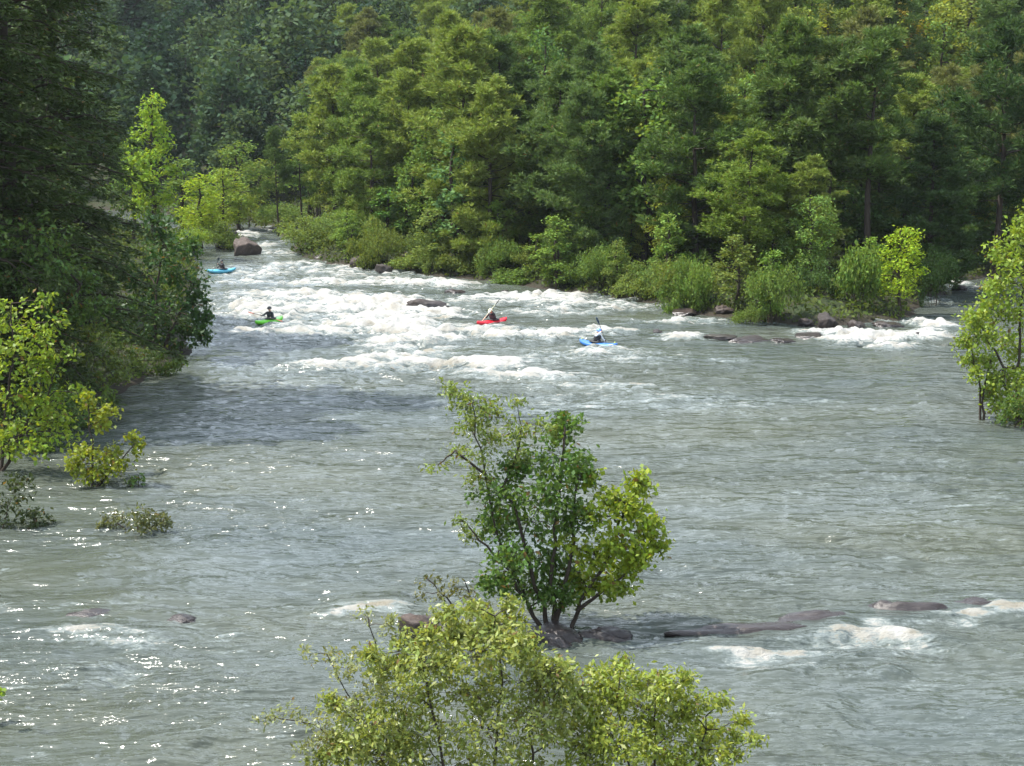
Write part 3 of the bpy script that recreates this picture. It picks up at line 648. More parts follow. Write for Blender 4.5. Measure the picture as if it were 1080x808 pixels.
bush(0, 862, 338, 272, 50, (0.062, 0.114, 0.033), 'darker bush on the point behind the black rock', dd=3)
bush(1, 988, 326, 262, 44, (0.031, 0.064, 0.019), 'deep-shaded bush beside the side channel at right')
for (i, px, base, top, w, c, lab, nm) in [
    (3, 408, 278, 198, 44, (0.088, 0.185, 0.039), 'upright green sapling above the gap in the right-shore bushes', 'sapling'),
    (3, 480, 290, 140, 56, (0.100, 0.192, 0.065), 'tall pale grey-green broad-leaved tree on the shore above the dark midstream rock', 'broadleaf_tree'),
    (0, 526, 292, 212, 46, (0.150, 0.256, 0.039), 'light green leafy sapling on the shore above the red kayak', 'sapling'),
    (3, 612, 300, 222, 46, (0.175, 0.270, 0.058), 'pale bright sapling on the shore above and left of the blue kayak', 'sapling'),
    (3, 706, 318, 240, 40, (0.112, 0.199, 0.039), 'narrow leafy sapling on the bank left of the leaning riverside pine', 'sapling'),
    (2, 952, 336, 240, 62, (0.237, 0.355, 0.029), 'bright yellow-green leafy shrub glowing on the point by the side channel', 'sapling'),
    (3, 812, 344, 264, 36, (0.138, 0.241, 0.046), 'pale green sapling rising out of the wide willow bush on the islet', 'sapling'),
    (1, 920, 330, 250, 40, (0.150, 0.256, 0.039), 'light green sapling close left of the bright yellow-green shrub', 'sapling')]:
    d = on_water(px, base).y+1.0
    sized(nm, broads[i], px, d, top, w, c, lab, nm.replace('_', ' ').replace('broadleaf ', ''), 12, [5.5, 4.4, 6.2, 3.4][i])
def shore_row():
    pts = [np.array(p) for p in RIGHT_SHORE[5:13]]; seg = []
    for a, b in zip(pts[:-1], pts[1:]):
        L = np.linalg.norm(b-a); seg += [a+(b-a)*t for t in np.arange(0, 1, 2.0/L)]
    marks = [(430, 'left of grey shoreline boulder'), (520, 'above the dark midstream rock'), (600, 'above the red kayak'), (690, 'above the blue kayak'), (9999, 'at the shore corner')]
    got = {}
    for i, p in enumerate(seg):
        x, y = p[0]+_rs.uniform(-.9, .9), p[1]+_rs.uniform(-.2, 2.2); px, _ = proj(x, y, 0)
        if px < 335: continue
        got.setdefault([n for lim, n in marks if px < lim][0], []).append((px, x, y))
    for where, row in got.items():
        row.sort()
        for j, (px, x, y) in enumerate(row):
            h = _rs.uniform(.9, 3.3); wd = _rs.uniform(2.0, 4.4); c = [WL, WO, (0.106, 0.177, 0.039), (0.144, 0.234, 0.046)][_rs.integers(4)]; k = int(_rs.integers(3))
            nth = ['leftmost', 'second from left', 'third from left', 'fourth from left', 'fifth from left', 'sixth from left', 'seventh from left', 'eighth from left', 'ninth from left', 'tenth from left'][j]
            if _rs.random() < .4:
                h = _rs.uniform(2.6, 5.2); wd = h*_rs.uniform(.45, .75); q = (1, 3, 3)[k]
                plant('sapling', broads[q], Vector((x, y+.5, max(gz(x, y+.5), -.05)-.2)), c, f'young tree rising from waterline bushes {where}, {nth} plant there', 'sapling', FARLEAF, _rs.uniform(0, 6.28), (wd/(4.4, 4.4, 3.4, 3.4)[q], wd/(4.4, 4.4, 3.4, 3.4)[q], h/11.5), 'young trees along the right waterline')
                continue
            plant('willow_bush', bushes[k], Vector((x, y, max(gz(x, y), -.05)-.35)), c, f'low bush overhanging the waterline {where}, {nth} plant there', 'bush', FARLEAF, _rs.uniform(0, 6.28), (wd/4.6, wd/4.6, (h+.35)/2.6), 'low bushes along the right waterline', ST)
shore_row()
# beyond the left clump, round the bend
for (nm, i, px, d, top, w, c, lab) in [
    ('sycamore_tree', 1, 163, 116, 100, 62, (0.188, 0.298, 0.039), 'sunlit broad-leaved tree with a bright crown rising behind the dark left bank'),
    ('sycamore_tree', 0, 212, 128, 184, 56, (0.225, 0.327, 0.033), 'yellow-green tree round the bend right of the tall sunlit crown'),
    ('broadleaf_tree', 2, 140, 122, 150, 70, (0.088, 0.156, 0.039), 'green tree filling the gap between the dark conifers and the sunlit crown'),
    ('broadleaf_tree', 0, 252, 150, 150, 60, (0.125, 0.199, 0.046), 'olive tree round the bend left of the slender pines'),
    ('broadleaf_tree', 2, 238, 138, 178, 66, (0.175, 0.256, 0.039), 'light yellow-green tree above the big boulder at the bend'),
    ('broadleaf_tree', 3, 190, 146, 168, 50, (0.112, 0.185, 0.052), 'dull green tree farther round the bend behind the yellow-green one'),
    ('broadleaf_tree', 0, 275, 168, 168, 56, (0.150, 0.213, 0.046), 'pale olive tree beyond the head of the rapid chute'),
    ('broadleaf_tree', 1, 325, 158, 120, 60, (0.125, 0.213, 0.052), 'light green rounded tree behind the slender pines'),
    ('broadleaf_tree', 2, 362, 148, 140, 66, (0.138, 0.213, 0.046), 'yellowish tree above the shore bushes right of the slender pines')]:
    sized(nm, broads[i], px, d, top, w, c, lab, 'tree', 12, [5.5, 4.4, 6.2, 3.4][i], zmin=.2)
for (i, px, d, top, w, c, lab) in [
    (0, 232, 126, 232, 46, (0.125, 0.185, 0.046), 'olive bush hanging over the big boulder at the bend'),
    (1, 196, 121, 240, 56, (0.163, 0.256, 0.039), 'bright bush at the waterline behind the dark leaning tree'),
    (0, 262, 152, 205, 60, (0.175, 0.241, 0.039), 'yellow-green bush at the top of the rapid chute'),
    (2, 218, 140, 214, 50, (0.200, 0.284, 0.039), 'yellowish bush left of the chute above the boulder'),
    (1, 300, 148, 214, 60, (0.125, 0.199, 0.052), 'green bush under the slender pines at the bend')]:
    sized('willow_bush', bushes[i], px, d, top, w, c, lab, 'bush', 3.05, 4.6, FARLEAF, ST, zmin=0)
for (i, px, d, top, w, c, lab, lean) in [
    (3, 293, 140, 134, 30, (0.084, 0.137, 0.038), 'slender pine with a bare trunk, leftmost of the three at the bend', 0),
    (3, 318, 143, 128, 32, (0.084, 0.145, 0.038), 'slender pine with a bare trunk, middle of the three at the bend', 0),
    (1, 337, 141, 126, 34, (0.077, 0.137, 0.035), 'slender pine with a bare trunk, right-hand of the three at the bend', 0),
    (1, 782, 86, 138, 105, (0.140, 0.206, 0.035), 'yellowish pine with a leaning dark trunk on the right shore', .06),
    (3, 876, 91, 40, 110, (0.084, 0.130, 0.038), 'tall thin pine with a dark bare trunk above the black rock', 0),
    (3, 921, 90, 30, 105, (0.084, 0.137, 0.035), 'tall pine with a long straight bare trunk above the bright shrub', 0),
    (1, 1058, 96, 20, 130, (0.049, 0.091, 0.028), 'tall dark pine with a bare trunk near the right edge', 0),
    (0, 832, 92, 20, 110, (0.091, 0.145, 0.035), 'tall feathery pine standing between the leaning pine and the thin pines', 0),
    (2, 735, 92, 65, 115, (0.077, 0.130, 0.032), 'full dark pine on the bank above the low shrub', 0),
    (4, 640, 99, 75, 120, (0.105, 0.167, 0.035), 'broad feathery pine above the blue kayak', 0),
    (2, 590, 104, 90, 100, (0.091, 0.145, 0.032), 'feathery pine behind the shore between the red and blue kayaks', 0),
    (4, 540, 110, 70, 110, (0.063, 0.106, 0.032), 'broad dark pine above the red kayak', 0),
    (0, 440, 122, 80, 90, (0.091, 0.145, 0.038), 'pine on the bank behind the grey shoreline boulder', 0),
    (2, 385, 134, 90, 80, (0.105, 0.167, 0.038), 'olive pine on the bank above the second shore bush', 0),
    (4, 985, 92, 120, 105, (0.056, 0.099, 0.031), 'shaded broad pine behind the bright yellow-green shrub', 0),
    (2, 1015, 106, 130, 100, (0.069, 0.122, 0.035), 'broad pine at the head of the side channel', 0)]:
    o = sized('pine_tree', pines[i], px, d, top, w, c, lab, 'pine', 16, [5.4, 6.2, 5.8, 5.0, 6.4][i], NEEDLE, zmin=.2)
    if lean: o.rotation_euler = (0, lean, 0)

# ------------------------------------------------------------------ wooded hillside (each tree its own thing)
rg = np.random.default_rng(5)
TONES_P = [((.095, .15, .045), 'dark'), ((.142, .21, .046), 'green'), ((.18, .235, .05), 'olive'), ((.15, .165, .055), 'brownish')]
TONES_B = [((.13, .22, .05), 'light green'), ((.09, .17, .05), 'mid-green'), ((.20, .25, .045), 'yellow-green')]
SKIP = set([13,25,42,46,49,52,53,56,63,64,71,76,79,86,89,90,94,96,103,104,105,106,107,108,112,120,121,122,123,125,128,130,133,134,135,136,138,139,142,147,153,154,159,160,161,162,168,169,172,173,174,175,176,177,178,180,181,183,184,187,188,190,192,193,194,195,196,198,199,200,201,202,203,205,206,207,211,212,213,215,216,217,218,219,220,221,222,223,224,225,226,227,228,229,231,232,233,234,235,236,237,238,239,240,241,242,243,244,245,246,247,248,249,250,251,252,253,254,255,256,257,258,259,260,261,262,263,264,265,266,267,268,269,271,272,273,275,278,279,280,281,282,283,284,285,286,287,288,289,290,291,292,293,294,295,296,297,298,299,300,301,302,303,305,306,307,308,309,310,311,312,313,314,315,316,317,318,319,320,322,323,325,327,328,329,330,331,332,333,334,335,338,340,342,343,344,345,346,347,348,349,350,351,352,353,354,355,356,357,358,359,360,361,362,363,364,365,369,370,371,372,373,374,375,376,377,378,379,380,383,384,385,389,390,391,392,393,394,395,396,397,398,399,402,405,406,407,408,409,410,411,412,413,414,415,418,419,420,421,422,430,433,434,456,463,464,471,472,479,480,488,489,497,498,502,503,504,505,506,510,511,512,513,515,516,518,519,520,522,523,524,525,526,527,528,529,530,531,542,547,548,553,558,560,561,565,566,567,569,576,577,580,583,584,586,587,588,589,590,591,592,593,594,596,597,599,600,601,602,603])
forest = []
def scatter(x0, x1, y0, y1, step, fn, dmin):
    for yy in np.arange(y0, y1, step):
        for xx in np.arange(x0, x1, step):
            x = xx+rg.uniform(-.42, .42)*step; y = yy+rg.uniform(-.42, .42)*step; r = rg.random(8)
            if float(shore_dist(np.array([x]), np.array([y]))[0]) < dmin: continue
            fn(x, y, gz(x, y), r)
def right_tree(x, y, g, r):
    px, py = proj(x, y, g)
    if px < 330 or px > 1130 or py < -15 or x < -26: return
    tone_bias = vnoise(np.array([x*.06]), np.array([y*.06]), 4)[0]
    if r[0] < .62:
        t = 0 if tone_bias+r[1]*.5 < .5 else (1 if r[1] < .5 else (2 if r[1] < .88 else 3))
        H = 8+r[2]*9; k = int(r[3]*5)
        forest.append(dict(k='pine', p=(x, y, g-.1), s=(H/16*(1.0+.4*r[4]),)*2+(H/16,), rz=r[5]*6.28, m=k, c=TONES_P[t][0], tone=TONES_P[t][1], H=H))
    else:
        t = int(r[1]*3); H = 6+r[2]*7; k = int(r[3]*4)
        forest.append(dict(k='broad', p=(x, y, g-.1), s=(H/12*(.9+.4*r[4]),)*2+(H/12,), rz=r[5]*6.28, m=k, c=TONES_B[t][0], tone=TONES_B[t][1], H=H))
scatter(-30, 72, 96, 214, 4.3, right_tree, 3.5)
for (px, d, top, w, c, tone) in [(990, 128, 14, 60, (.10, .17, .04), 'bright green'), (948, 132, -4, 70, (.22, .19, .03), 'bronze-yellow'), (1010, 136, -10, 80, (.15, .20, .045), 'pale green'), (865, 130, -5, 60, (.13, .16, .035), 'olive')]:
    x = at(px, 100, d).x; g = gz(x, d); h = at(px, top, d).z-g
    forest.append(dict(k='broad', p=(x, d, g-.1), s=(w/F*d/5,)*2+(max(h, 5)/12,), rz=px, m=px % 3, c=c, tone=tone, H=max(h, 5)))
fbroads = [broadleaf_meshes(231, 12, 8.0, .55, 12, 9, 26), broadleaf_meshes(232, 12, 7.0, .55, 13, 9, 24), broadleaf_meshes(233, 12, 6.5, .5, 10, 9, 26)]
TONES_F = [((.020, .046, .026), 'dark green'), ((.034, .068, .034), 'mid-green'), ((.06, .10, .045), 'pale green')]  # leaf colours darkened to carry the shadowed look of the far hill
def far_tree(x, y, g, r):
    px, py = proj(x, y, g)
    if px < 75 or px > 540 or py < -12: return
    t = int(r[1]*3); H = 11+r[2]*9
    forest.append(dict(k='far', p=(x, y, g-.2), s=(H/12*(.95+.45*r[4]),)*2+(H/12,), rz=r[5]*6.28, m=int(r[3]*3), c=TONES_F[t][0], tone=TONES_F[t][1], H=H))
scatter(-125, 8, 178, 352, 8.6, far_tree, 3)

def low_tree(x, y, g, r):
    px, py = proj(x, y, g)
    if px < 330 or px > 1120 or float(shore_dist(np.array([x]), np.array([y]))[0]) > 15 or float(shore_dist(np.array([x]), np.array([y]))[0]) < 5.5: return
    if r[0] < .35:
        t = int(r[1]*2.99); H = 4.5+r[2]*4
        forest.append(dict(k='pine', p=(x, y, g-.1), s=(H/16*1.35,)*2+(H/16,), rz=r[5]*6.28, m=(2, 4)[int(r[3]*2)], c=TONES_P[t][0], tone=TONES_P[t][1], H=H))
    else:
        t = int(r[1]*3); H = 3.5+r[2]*4
        forest.append(dict(k='broad', p=(x, y, g-.1), s=(H/12*1.25,)*2+(H/12,), rz=r[5]*6.28, m=int(r[3]*4), c=TONES_B[t][0], tone=TONES_B[t][1], H=H))
scatter(-28, 60, 80, 150, 3.6, low_tree, 2.5)
def size_word(t):
    if t['k'] == 'pine': return 'tall' if t['H'] > 13 else ('mid-sized' if t['H'] > 8.5 else 'young')
    if t['k'] == 'broad': return 'tall' if t['H'] > 9 else ('small' if t['H'] > 5.5 else 'low')
    return 'big' if t['H'] > 15 else 'smaller'
def where_words(t):
    x, y, z = t['p']; px, py = proj(x, y, z+t['H']*.7)
    if t['k'] == 'far':
        b = 'low on' if py > 95 else ('midway up' if py > 40 else 'high on')
        return f'{b} far hill'+(' by sunlit crown' if px < 160 else ' behind the bend' if px < 260 else ' beside near slope')
    b = 'lower' if y < 112 else ('middle' if y < 134 else 'upper')
    cols = [(430, 'above the rapid chute'), (500, 'above midstream rock'), (570, 'above the red kayak'), (680, 'above the blue kayak'), (760, 'above the shore corner'), (840, 'above the leaning pine'), (920, 'above the black rock'), (1000, 'above the bright shrub'), (9999, 'at the right edge')]
    return f'on {b} slope '+[n for lim, n in cols if px < lim][0]
ORD = ['leftmost', 'second from left', 'third from left', 'fourth from left', 'fifth from left', 'sixth from left', 'seventh from left', 'eighth from left', 'ninth from left', 'tenth from left', 'eleventh from left', 'twelfth from left', 'thirteenth from left', 'fourteenth from left']
CNT = {2: 'two', 3: 'three', 4: 'four', 5: 'five', 6: 'six', 7: 'seven', 8: 'eight', 9: 'nine', 10: 'ten', 11: 'eleven', 12: 'twelve', 13: 'thirteen', 14: 'fourteen'}
sets = {}
for i, t in enumerate(forest):
    t['i'] = i
    if i in SKIP: continue
    kind = {'pine': 'pine', 'broad': 'broadleaf', 'far': 'tree'}[t['k']]
    sets.setdefault(f"{size_word(t)} {t['tone']} {kind} {where_words(t)}", []).append(t)
for base, ts in sets.items():
    ts.sort(key=lambda t: proj(*t['p'])[0])
    for j, t in enumerate(ts):
        lab = base if len(ts) == 1 else base+f', {ORD[min(j, 13)]} of {CNT.get(len(ts), "many")}'
        protos, lm, nm, cat, grp = {'pine': (pines, NEEDLE, 'pine_tree', 'pine', 'pines on the wooded slope'), 'broad': (broads, FARLEAF, 'broadleaf_tree', 'tree', 'broad-leaved trees on the wooded slope'),
                                    'far': (fbroads, FARLEAF, 'broadleaf_tree', 'tree', 'trees on the far hill')}[t['k']]
        o = plant(nm, protos[t['m']], Vector(t['p']), t['c'], lab, cat, lm, t['rz'], t['s'], grp)
        o['tree_index'] = t['i']

# low growth under the trees: nobody could count it
n = 320000
ux = rg.uniform(-60, 75, n); uy = np.concatenate([rg.uniform(28, 190, n-90000), rg.uniform(75, 135, 90000)]); sd = shore_dist(ux, uy); g = ground_z(ux, uy)
ppx, ppy = proj(ux, uy, g)
ok = (sd > -.3) & (g > .06) & ((sd < 2.5) | (rg.random(n) < .6)) & (ppx > -60) & (ppx < 1180) & (ppy > -30); ux, uy, g = ux[ok], uy[ok], g[ok]
lump = fbm(ux*.5, uy*.5, 71, 3); hh = rg.random(len(ux))*np.clip((lump-.3)*3.2, .15, 1.6)
c = np.stack([ux, uy, g+hh], -1); L = rg.uniform(.18, .42, len(c))
under = link('undergrowth', quads_mesh('undergrowth', leaf_quads(c, rg.normal(0, 1, (len(c), 3)), rg.normal(0, .6, (len(c), 3))+np.array([0, 0, .8]), L, L*.55)), FARLEAF)
under.color = (.075, .11, .028, 1)
tag(under, 'low leafy undergrowth covering the forest floor under the trees', 'undergrowth', kind='stuff')

# the woods that carry on over the hills beyond the trees one can tell apart
rw = np.random.default_rng(19); WC = []
for yy in np.arange(96, 400, 8.0):
    for xx in np.arange(-260, 150, 8.0):
        x, y = xx+rw.uniform(-3, 3), yy+rw.uniform(-3, 3); g_ = gz(x, y); px, py = proj(x, y, g_)
        if float(shore_dist(np.array([x]), np.array([y]))[0]) < 10: continue
        if 75 < px < 1130 and not (y > 200 and px > 440 and py > -70): continue
        if px < 75 and y < 96: continue
        h_ = rw.uniform(9, 17); q_ = norm(rw.normal(0, 1, (90, 3)))*rw.uniform(.6, 1, 90)[:, None]*np.array([rw.uniform(3, 4.5)]*2+[h_*.42])
        WC.append(q_+np.array([x, y, g_+h_*.58]))
WC = np.concatenate(WC); wl = rw.uniform(.7, 1.3, len(WC))
wood = link('woodland', quads_mesh('woodland', leaf_quads(WC, rw.normal(0, 1, (len(WC), 3)), rw.normal(0, .7, (len(WC), 3))+np.array([0, -.2, .7]), wl, wl*.65)), FARLEAF)
wood.color = (.06, .105, .035, 1)
tag(wood, 'unbroken woodland covering the hills behind the nearer trees', 'woodland', kind='stuff')

# ------------------------------------------------------------------ rocks
def rock_mesh(seed, n=4, lo=.45, hi=.85):
    import bmesh
    bm = bmesh.new(); bmesh.ops.create_icosphere(bm, subdivisions=n, radius=1)
    rng = np.random.default_rng(seed); co = np.array([v.co[:] for v in bm.verts])
    for k in range(14):                               # split faces: cut the ball with planes
        nrm = norm(rng.normal(0, 1, 3)*np.array([1, 1, .9])); lim = rng.uniform(lo, hi)
        s = co@nrm; co = co-np.maximum(s-lim, 0)[:, None]*nrm*.92
    co = co*(1+(fbm(co[:, 0]*2.2+seed, co[:, 1]*2.2+co[:, 2]*1.7, seed, 4)[:, None]-.5)*.6+(fbm(co[:, 0]*6+seed, co[:, 1]*6+co[:, 2]*5, seed+3, 3)[:, None]-.5)*.16)
    for v, p in zip(bm.verts, co): v.co = p
    me = bpy.data.meshes.new('rock'); bm.to_mesh(me); bm.free()
    for p in me.polygons: p.use_smooth = True
    return me
rocks = [rock_mesh(s) for s in (1, 2, 3, 4, 5)]
ledges = [rock_mesh(s, 4, .78, .97) for s in (11, 12, 13, 14, 15)]
def rock(i, px, py, w, h, label, c=(1, 1, 1), depth=None, rz=0, name='boulder', tilt=0):
    src = ledges if name == 'rock_ledge' else rocks; h *= 2.0 if name == 'rock_ledge' else 1
    p = on_water(px, py); k = p.y/F; sx = w*k/2; sz = h*k
    o = link(name, src[i], ROCK); o.location = (p.x, p.y+.4*sx, sz*(-.5 if name == 'rock_ledge' else .05)); o.scale = (sx, (depth or sx*.8), sz)
    o.rotation_euler = (tilt, tilt*.7, rz); o.color = (*c, 1)
    tag(o, label, 'rock'); return o
rock(4, 256, 271, 42, 19, 'large brown boulder at the bend, biggest rock beside the chute', (.95, .8, .74), None, .5)
rock(1, 243, 262, 34, 18, 'dark boulder just behind the large brown one at the bend', (.6, .55, .55))
rock(2, 290, 243, 14, 4, 'small dark rock at the top of the rapid chute', (.5, .45, .45))
rock(3, 438, 282, 52, 32, 'grey rounded boulder on the right shore under the bushes', (1.25, 1.1, 1.1), 1.6)
rock(4, 376, 285, 28, 14, 'dark shoreline rock under the right-shore bushes, nearest the chute', (.6, .5, .5))
rock(0, 404, 289, 24, 11, 'small dark rock at the waterline left of the grey boulder', (.5, .45, .4))
rock(1, 340, 275, 20, 7, 'low flat rock in the foam under the second shore bush', (.9, .8, .8))
rock(2, 454, 326, 50, 11, 'dark jagged rock midstream left of the red kayak', (.5, .42, .42), .7)
rock(2, 482, 310, 26, 5, 'low smooth grey rock awash above the dark midstream rock', (1.1, 1, 1.05), .8)
rock(3, 532, 309, 12, 4, 'small dark rock awash above and right of the red kayak', (.6, .55, .55))
rock(4, 693, 353, 16, 5, 'small black rock in the foam right of the blue kayak', (.4, .36, .36), .5)
rock(0, 760, 359, 48, 6, 'flat mossy rock at the left end of the low ledge by the islet', (.75, .8, .5), .9)
rock(1, 795, 362, 56, 6, 'flat dark rock in the middle of the low ledge by the islet', (.7, .65, .62), .9)
rock(2, 828, 361, 30, 4, 'thin sliver of rock right of the low ledge', (.6, .55, .55), .6)
rock(3, 855, 358, 46, 7, 'flat black rock at the right end of the low ledge, beside the white water', (.45, .42, .42), .8)
rock(4, 871, 348, 30, 17, 'black square-topped rock on the islet point', (.4, .36, .36), .9)
rock(2, 906, 347, 22, 10, 'dark rounded rock at the head of the side channel foam', (.6, .5, .5), .7)
rock(0, 850, 344, 22, 9, 'pale brown rock beside the black square-topped one', (1.1, .9, .8), .6)
rock(1, 970, 358, 24, 7, 'dark low rock in the white water near the right-edge tree', (.5, .45, .45), .6)
rock(3, 722, 333, 40, 8, 'reddish flat rock on the shore left of the leaning pine', (1.1, .8, .75), .9)
rock(4, 764, 333, 34, 10, 'brown rock at the foot of the leaning pine', (.8, .65, .6), .9)
rock(2, 940, 345, 36, 6, 'flat brown rock under the bright yellow-green shrub', (.8, .65, .6), .8)
rock(0, 1012, 306, 20, 6, 'pale rock in the side channel at right', (1.3, 1.2, 1.2), .8)
rock(1, 995, 312, 16, 5, 'grey rock at the mouth of the side channel', (1.1, 1, 1), .7)
rock(0, 440, 672, 60, 26, 'brown boulder left of the midstream saplings', (.8, .6, .52), .55)
rock(2, 480, 672, 50, 16, 'dark low rock under the twiggy shrub', (.6, .48, .45), .5)
rock(4, 585, 676, 90, 15, 'dark rock the midstream saplings grow from', (.5, .42, .4), .7, name='rock_ledge')
rock(3, 640, 674, 66, 9, 'low dark rock at the right foot of the midstream saplings', (.55, .48, .4), .35, name='rock_ledge')
rock(1, 800, 679, 190, 10, 'long smooth purple-brown ledge nearly awash, in front of the foam', (.42, .34, .34), .55, .06, 'rock_ledge')
rock(2, 872, 665, 160, 10, 'smooth wet ledge under the thin sheet of water left of the higher rock', (.42, .36, .37), .5, .15, 'rock_ledge')
rock(0, 955, 654, 130, 14, 'dark wet rock hump above the foam at right', (.38, .32, .31), .55, .0, 'rock_ledge')
rock(4, 1035, 645, 100, 9, 'thin dark ledge between the rock hump and the right edge', (.38, .33, .33), .4, .1, 'rock_ledge')
rock(3, 95, 656, 70, 9, 'purplish ledge barely awash above the foam at lower left', (.45, .38, .4), .4, 0, 'rock_ledge')
rock(2, 190, 657, 44, 6, 'small dark ledge awash right of the purplish one', (.7, .6, .62), .3, 0, 'rock_ledge')

# ------------------------------------------------------------------ kayaks, paddlers and paddles
def kayak_mesh(L=2.5, W=.66):
    V, Fc = [], []; nx, k = 25, 16
    for i in range(nx):
        t = -1+2*i/(nx-1); x = t*L/2; e = max(1-abs(t)**2.6, 0)
        w = W/2*e**.62+.012; rocker = .20*abs(t)**2.2; top = .20+.10*abs(t)**1.6+.04*max(0, 1-abs(t-.15)*3); bot = -.13+rocker*1.25
        zc = (top+bot)/2; h = (top-bot)/2
        for j in range(k):
            a = 2*math.pi*j/k; ca, sa = math.cos(a), math.sin(a)
            V.append((x, w*math.copysign(abs(ca)**.8, ca), zc+h*math.copysign(abs(sa)**.9, sa)))
    for i in range(nx-1):
        for j in range(k): Fc.append((i*k+j, i*k+(j+1) % k, (i+1)*k+(j+1) % k, (i+1)*k+j))
    Fc.append(tuple(range(k))[::-1]); Fc.append(tuple((nx-1)*k+j for j in range(k)))
    return mesh_from('kayak_hull', V, Fc, True)
HULL = kayak_mesh()
def ring_tube(name, cx, a, b, z, r):
    t = np.linspace(0, 2*np.pi, 25); T = Tubes(); T.add(np.stack([cx+a*np.cos(t), b*np.sin(t), np.full(25, z)], -1), r, 6); return T.mesh(name)
def skirt_mesh():
    V, Fc = [], []; k = 20
    for (s, z) in ((1, .262), (.75, .29), (.5, .34), (.42, .44)):
        for j in range(k):
            a = 2*math.pi*j/k; V.append((-.12+.42*s*math.cos(a)*(1 if s > .5 else .75), .26*s*math.sin(a)*(1 if s > .5 else 1.25), z))
    for i in range(3):
        for j in range(k): Fc.append((i*k+j, i*k+(j+1) % k, (i+1)*k+(j+1) % k, (i+1)*k+j))
    return mesh_from('spray_skirt', V, Fc, True)
def skin_body(joints, edges, radii, mats):
    me = bpy.data.meshes.new('body'); me.from_pydata(joints, edges, []); ob = bpy.data.objects.new('body_tmp', me); COL.objects.link(ob)
    md = ob.modifiers.new('skin', 'SKIN'); md.use_smooth_shade = True
    for i, s in enumerate(me.skin_vertices[0].data): s.radius = radii[i]; s.use_root = (i == 0)
    ob.modifiers.new('sub', 'SUBSURF').levels = 2
    dg = bpy.context.evaluated_depsgraph_get(); dg.update()
    out = bpy.data.meshes.new_from_object(ob.evaluated_get(dg)); bpy.data.objects.remove(ob)
    out.materials.clear()
    for m in mats: out.materials.append(m)
    return out
SKIN = plain('skin', (.48, .28, .20), .5)
def paddler(loc, heading, hull_c, stripe_c, jacket, vest_c, helmet_c, lean, pad_c, pad_dir, shaft_c, blade_c, labels, roll=0.0, pitch=0.0, scale=.93):
    hk, hp, hpd = labels
    K = empty('kayak', loc, heading, scale); K.rotation_euler = (roll, pitch, heading); tag(K, hk, 'kayak')
    link('hull', HULL.copy(), plain('kayak_plastic', hull_c, .3, .5, .12, 3), K)
    link('cockpit_rim', ring_tube('cockpit_rim', -.12, .43, .27, .262, .018), plain('cockpit_rim', (.02, .02, .02), .5), K)
    for s in (1.08, -1.08):
        T = Tubes(); T.add(np.array([(s, -.05, .30), (s+.0, 0, .36), (s, .05, .30)]), .012, 5)
        link('grab_loop', T.mesh('grab_loop'), plain('webbing', stripe_c, .7), K)
    M = Matrix.LocRotScale(Vector(loc), K.rotation_euler.to_quaternion(), Vector((scale,)*3))
    P = empty('person', M@Vector((0, 0, 0)), heading, scale); P.rotation_euler = (roll, pitch, heading); tag(P, hp, 'person')
    la, ls = lean                                     # forward, sideways
    def sp(x, y, z):                                   # lean about the hips
        v = Matrix.Rotation(la, 3, 'Y')@(Matrix.Rotation(-ls, 3, 'X')@Vector((x, y, z-.16))); return (v.x-.14, v.y, v.z+.16)
    pc = Vector(pad_c); pdv = Vector(pad_dir).normalized()
    hr, hl = pc-pdv*.30, pc+pdv*.30
    if (hr-Vector(sp(0, -.2, .6))).length+(hl-Vector(sp(0, .2, .6))).length > (hl-Vector(sp(0, -.2, .6))).length+(hr-Vector(sp(0, .2, .6))).length: hr, hl = hl, hr
    shR, shL = Vector(sp(0, -.19, .62)), Vector(sp(0, .19, .62))
    def elbow(a, b, side):
        m = (a+b)/2; return m+Vector((-.06, side*.12, -.12))
    eR, eL = elbow(shR, hr, -1), elbow(shL, hl, 1)
    J = [sp(0, 0, .14), sp(0, 0, .32), sp(0, 0, .52), sp(0, 0, .66), sp(0, 0, .735), sp(.02, 0, .80), sp(.03, 0, .89), sp(.115, 0, .815),
         tuple(shR), tuple(eR), tuple(hr), tuple(shL), tuple(eL), tuple(hl), (.20, -.13, .13), (.55, -.17, .10), (.20, .13, .13), (.55, .17, .10)]
    E = [(0, 1), (1, 2), (2, 3), (3, 4), (4, 5), (5, 6), (5, 7), (2, 8), (8, 9), (9, 10), (2, 11), (11, 12), (12, 13), (0, 14), (14, 15), (0, 16), (16, 17)]
    r = [(.15, .17), (.12, .16), (.125, .17), (.07, .08), (.055, .055), (.085, .078), (.07, .07), (.018, .016), (.065, .065), (.05, .05), (.042, .042), (.065, .065), (.05, .05), (.042, .042), (.09, .09), (.06, .06), (.09, .09), (.06, .06)]
    jm = plain('jacket_cloth', jacket, .7)
    bm_ = skin_body(J, E, r, [jm, SKIN]); nk = Vector(sp(0, 0, .70)); ax = (Vector(sp(0, 0, 1))-Vector(sp(0, 0, .1))).normalized()
    for p in bm_.polygons:
        c = p.center
        if (c-nk).dot(ax) > 0 and (c-nk-ax*.12).length < .24 or (c-hr).length < .075 or (c-hl).length < .075: p.material_index = 1
    link('body', bm_, None, P)
    V, Fc = [], []; k = 18
    for (z, a, b_) in ((.28, .17, .205), (.36, .175, .21), (.48, .18, .215), (.58, .17, .19), (.64, .13, .14)):
        for j in range(k):
            t = 2*math.pi*j/k; V.append(sp(a*math.cos(t), b_*math.sin(t), z))
    for i in range(4):
        for j in range(k): Fc.append((i*k+j, i*k+(j+1) % k, (i+1)*k+(j+1) % k, (i+1)*k+j))
    link('life_vest', mesh_from('life_vest', V, Fc, True), plain('vest_cloth', vest_c, .7), P)
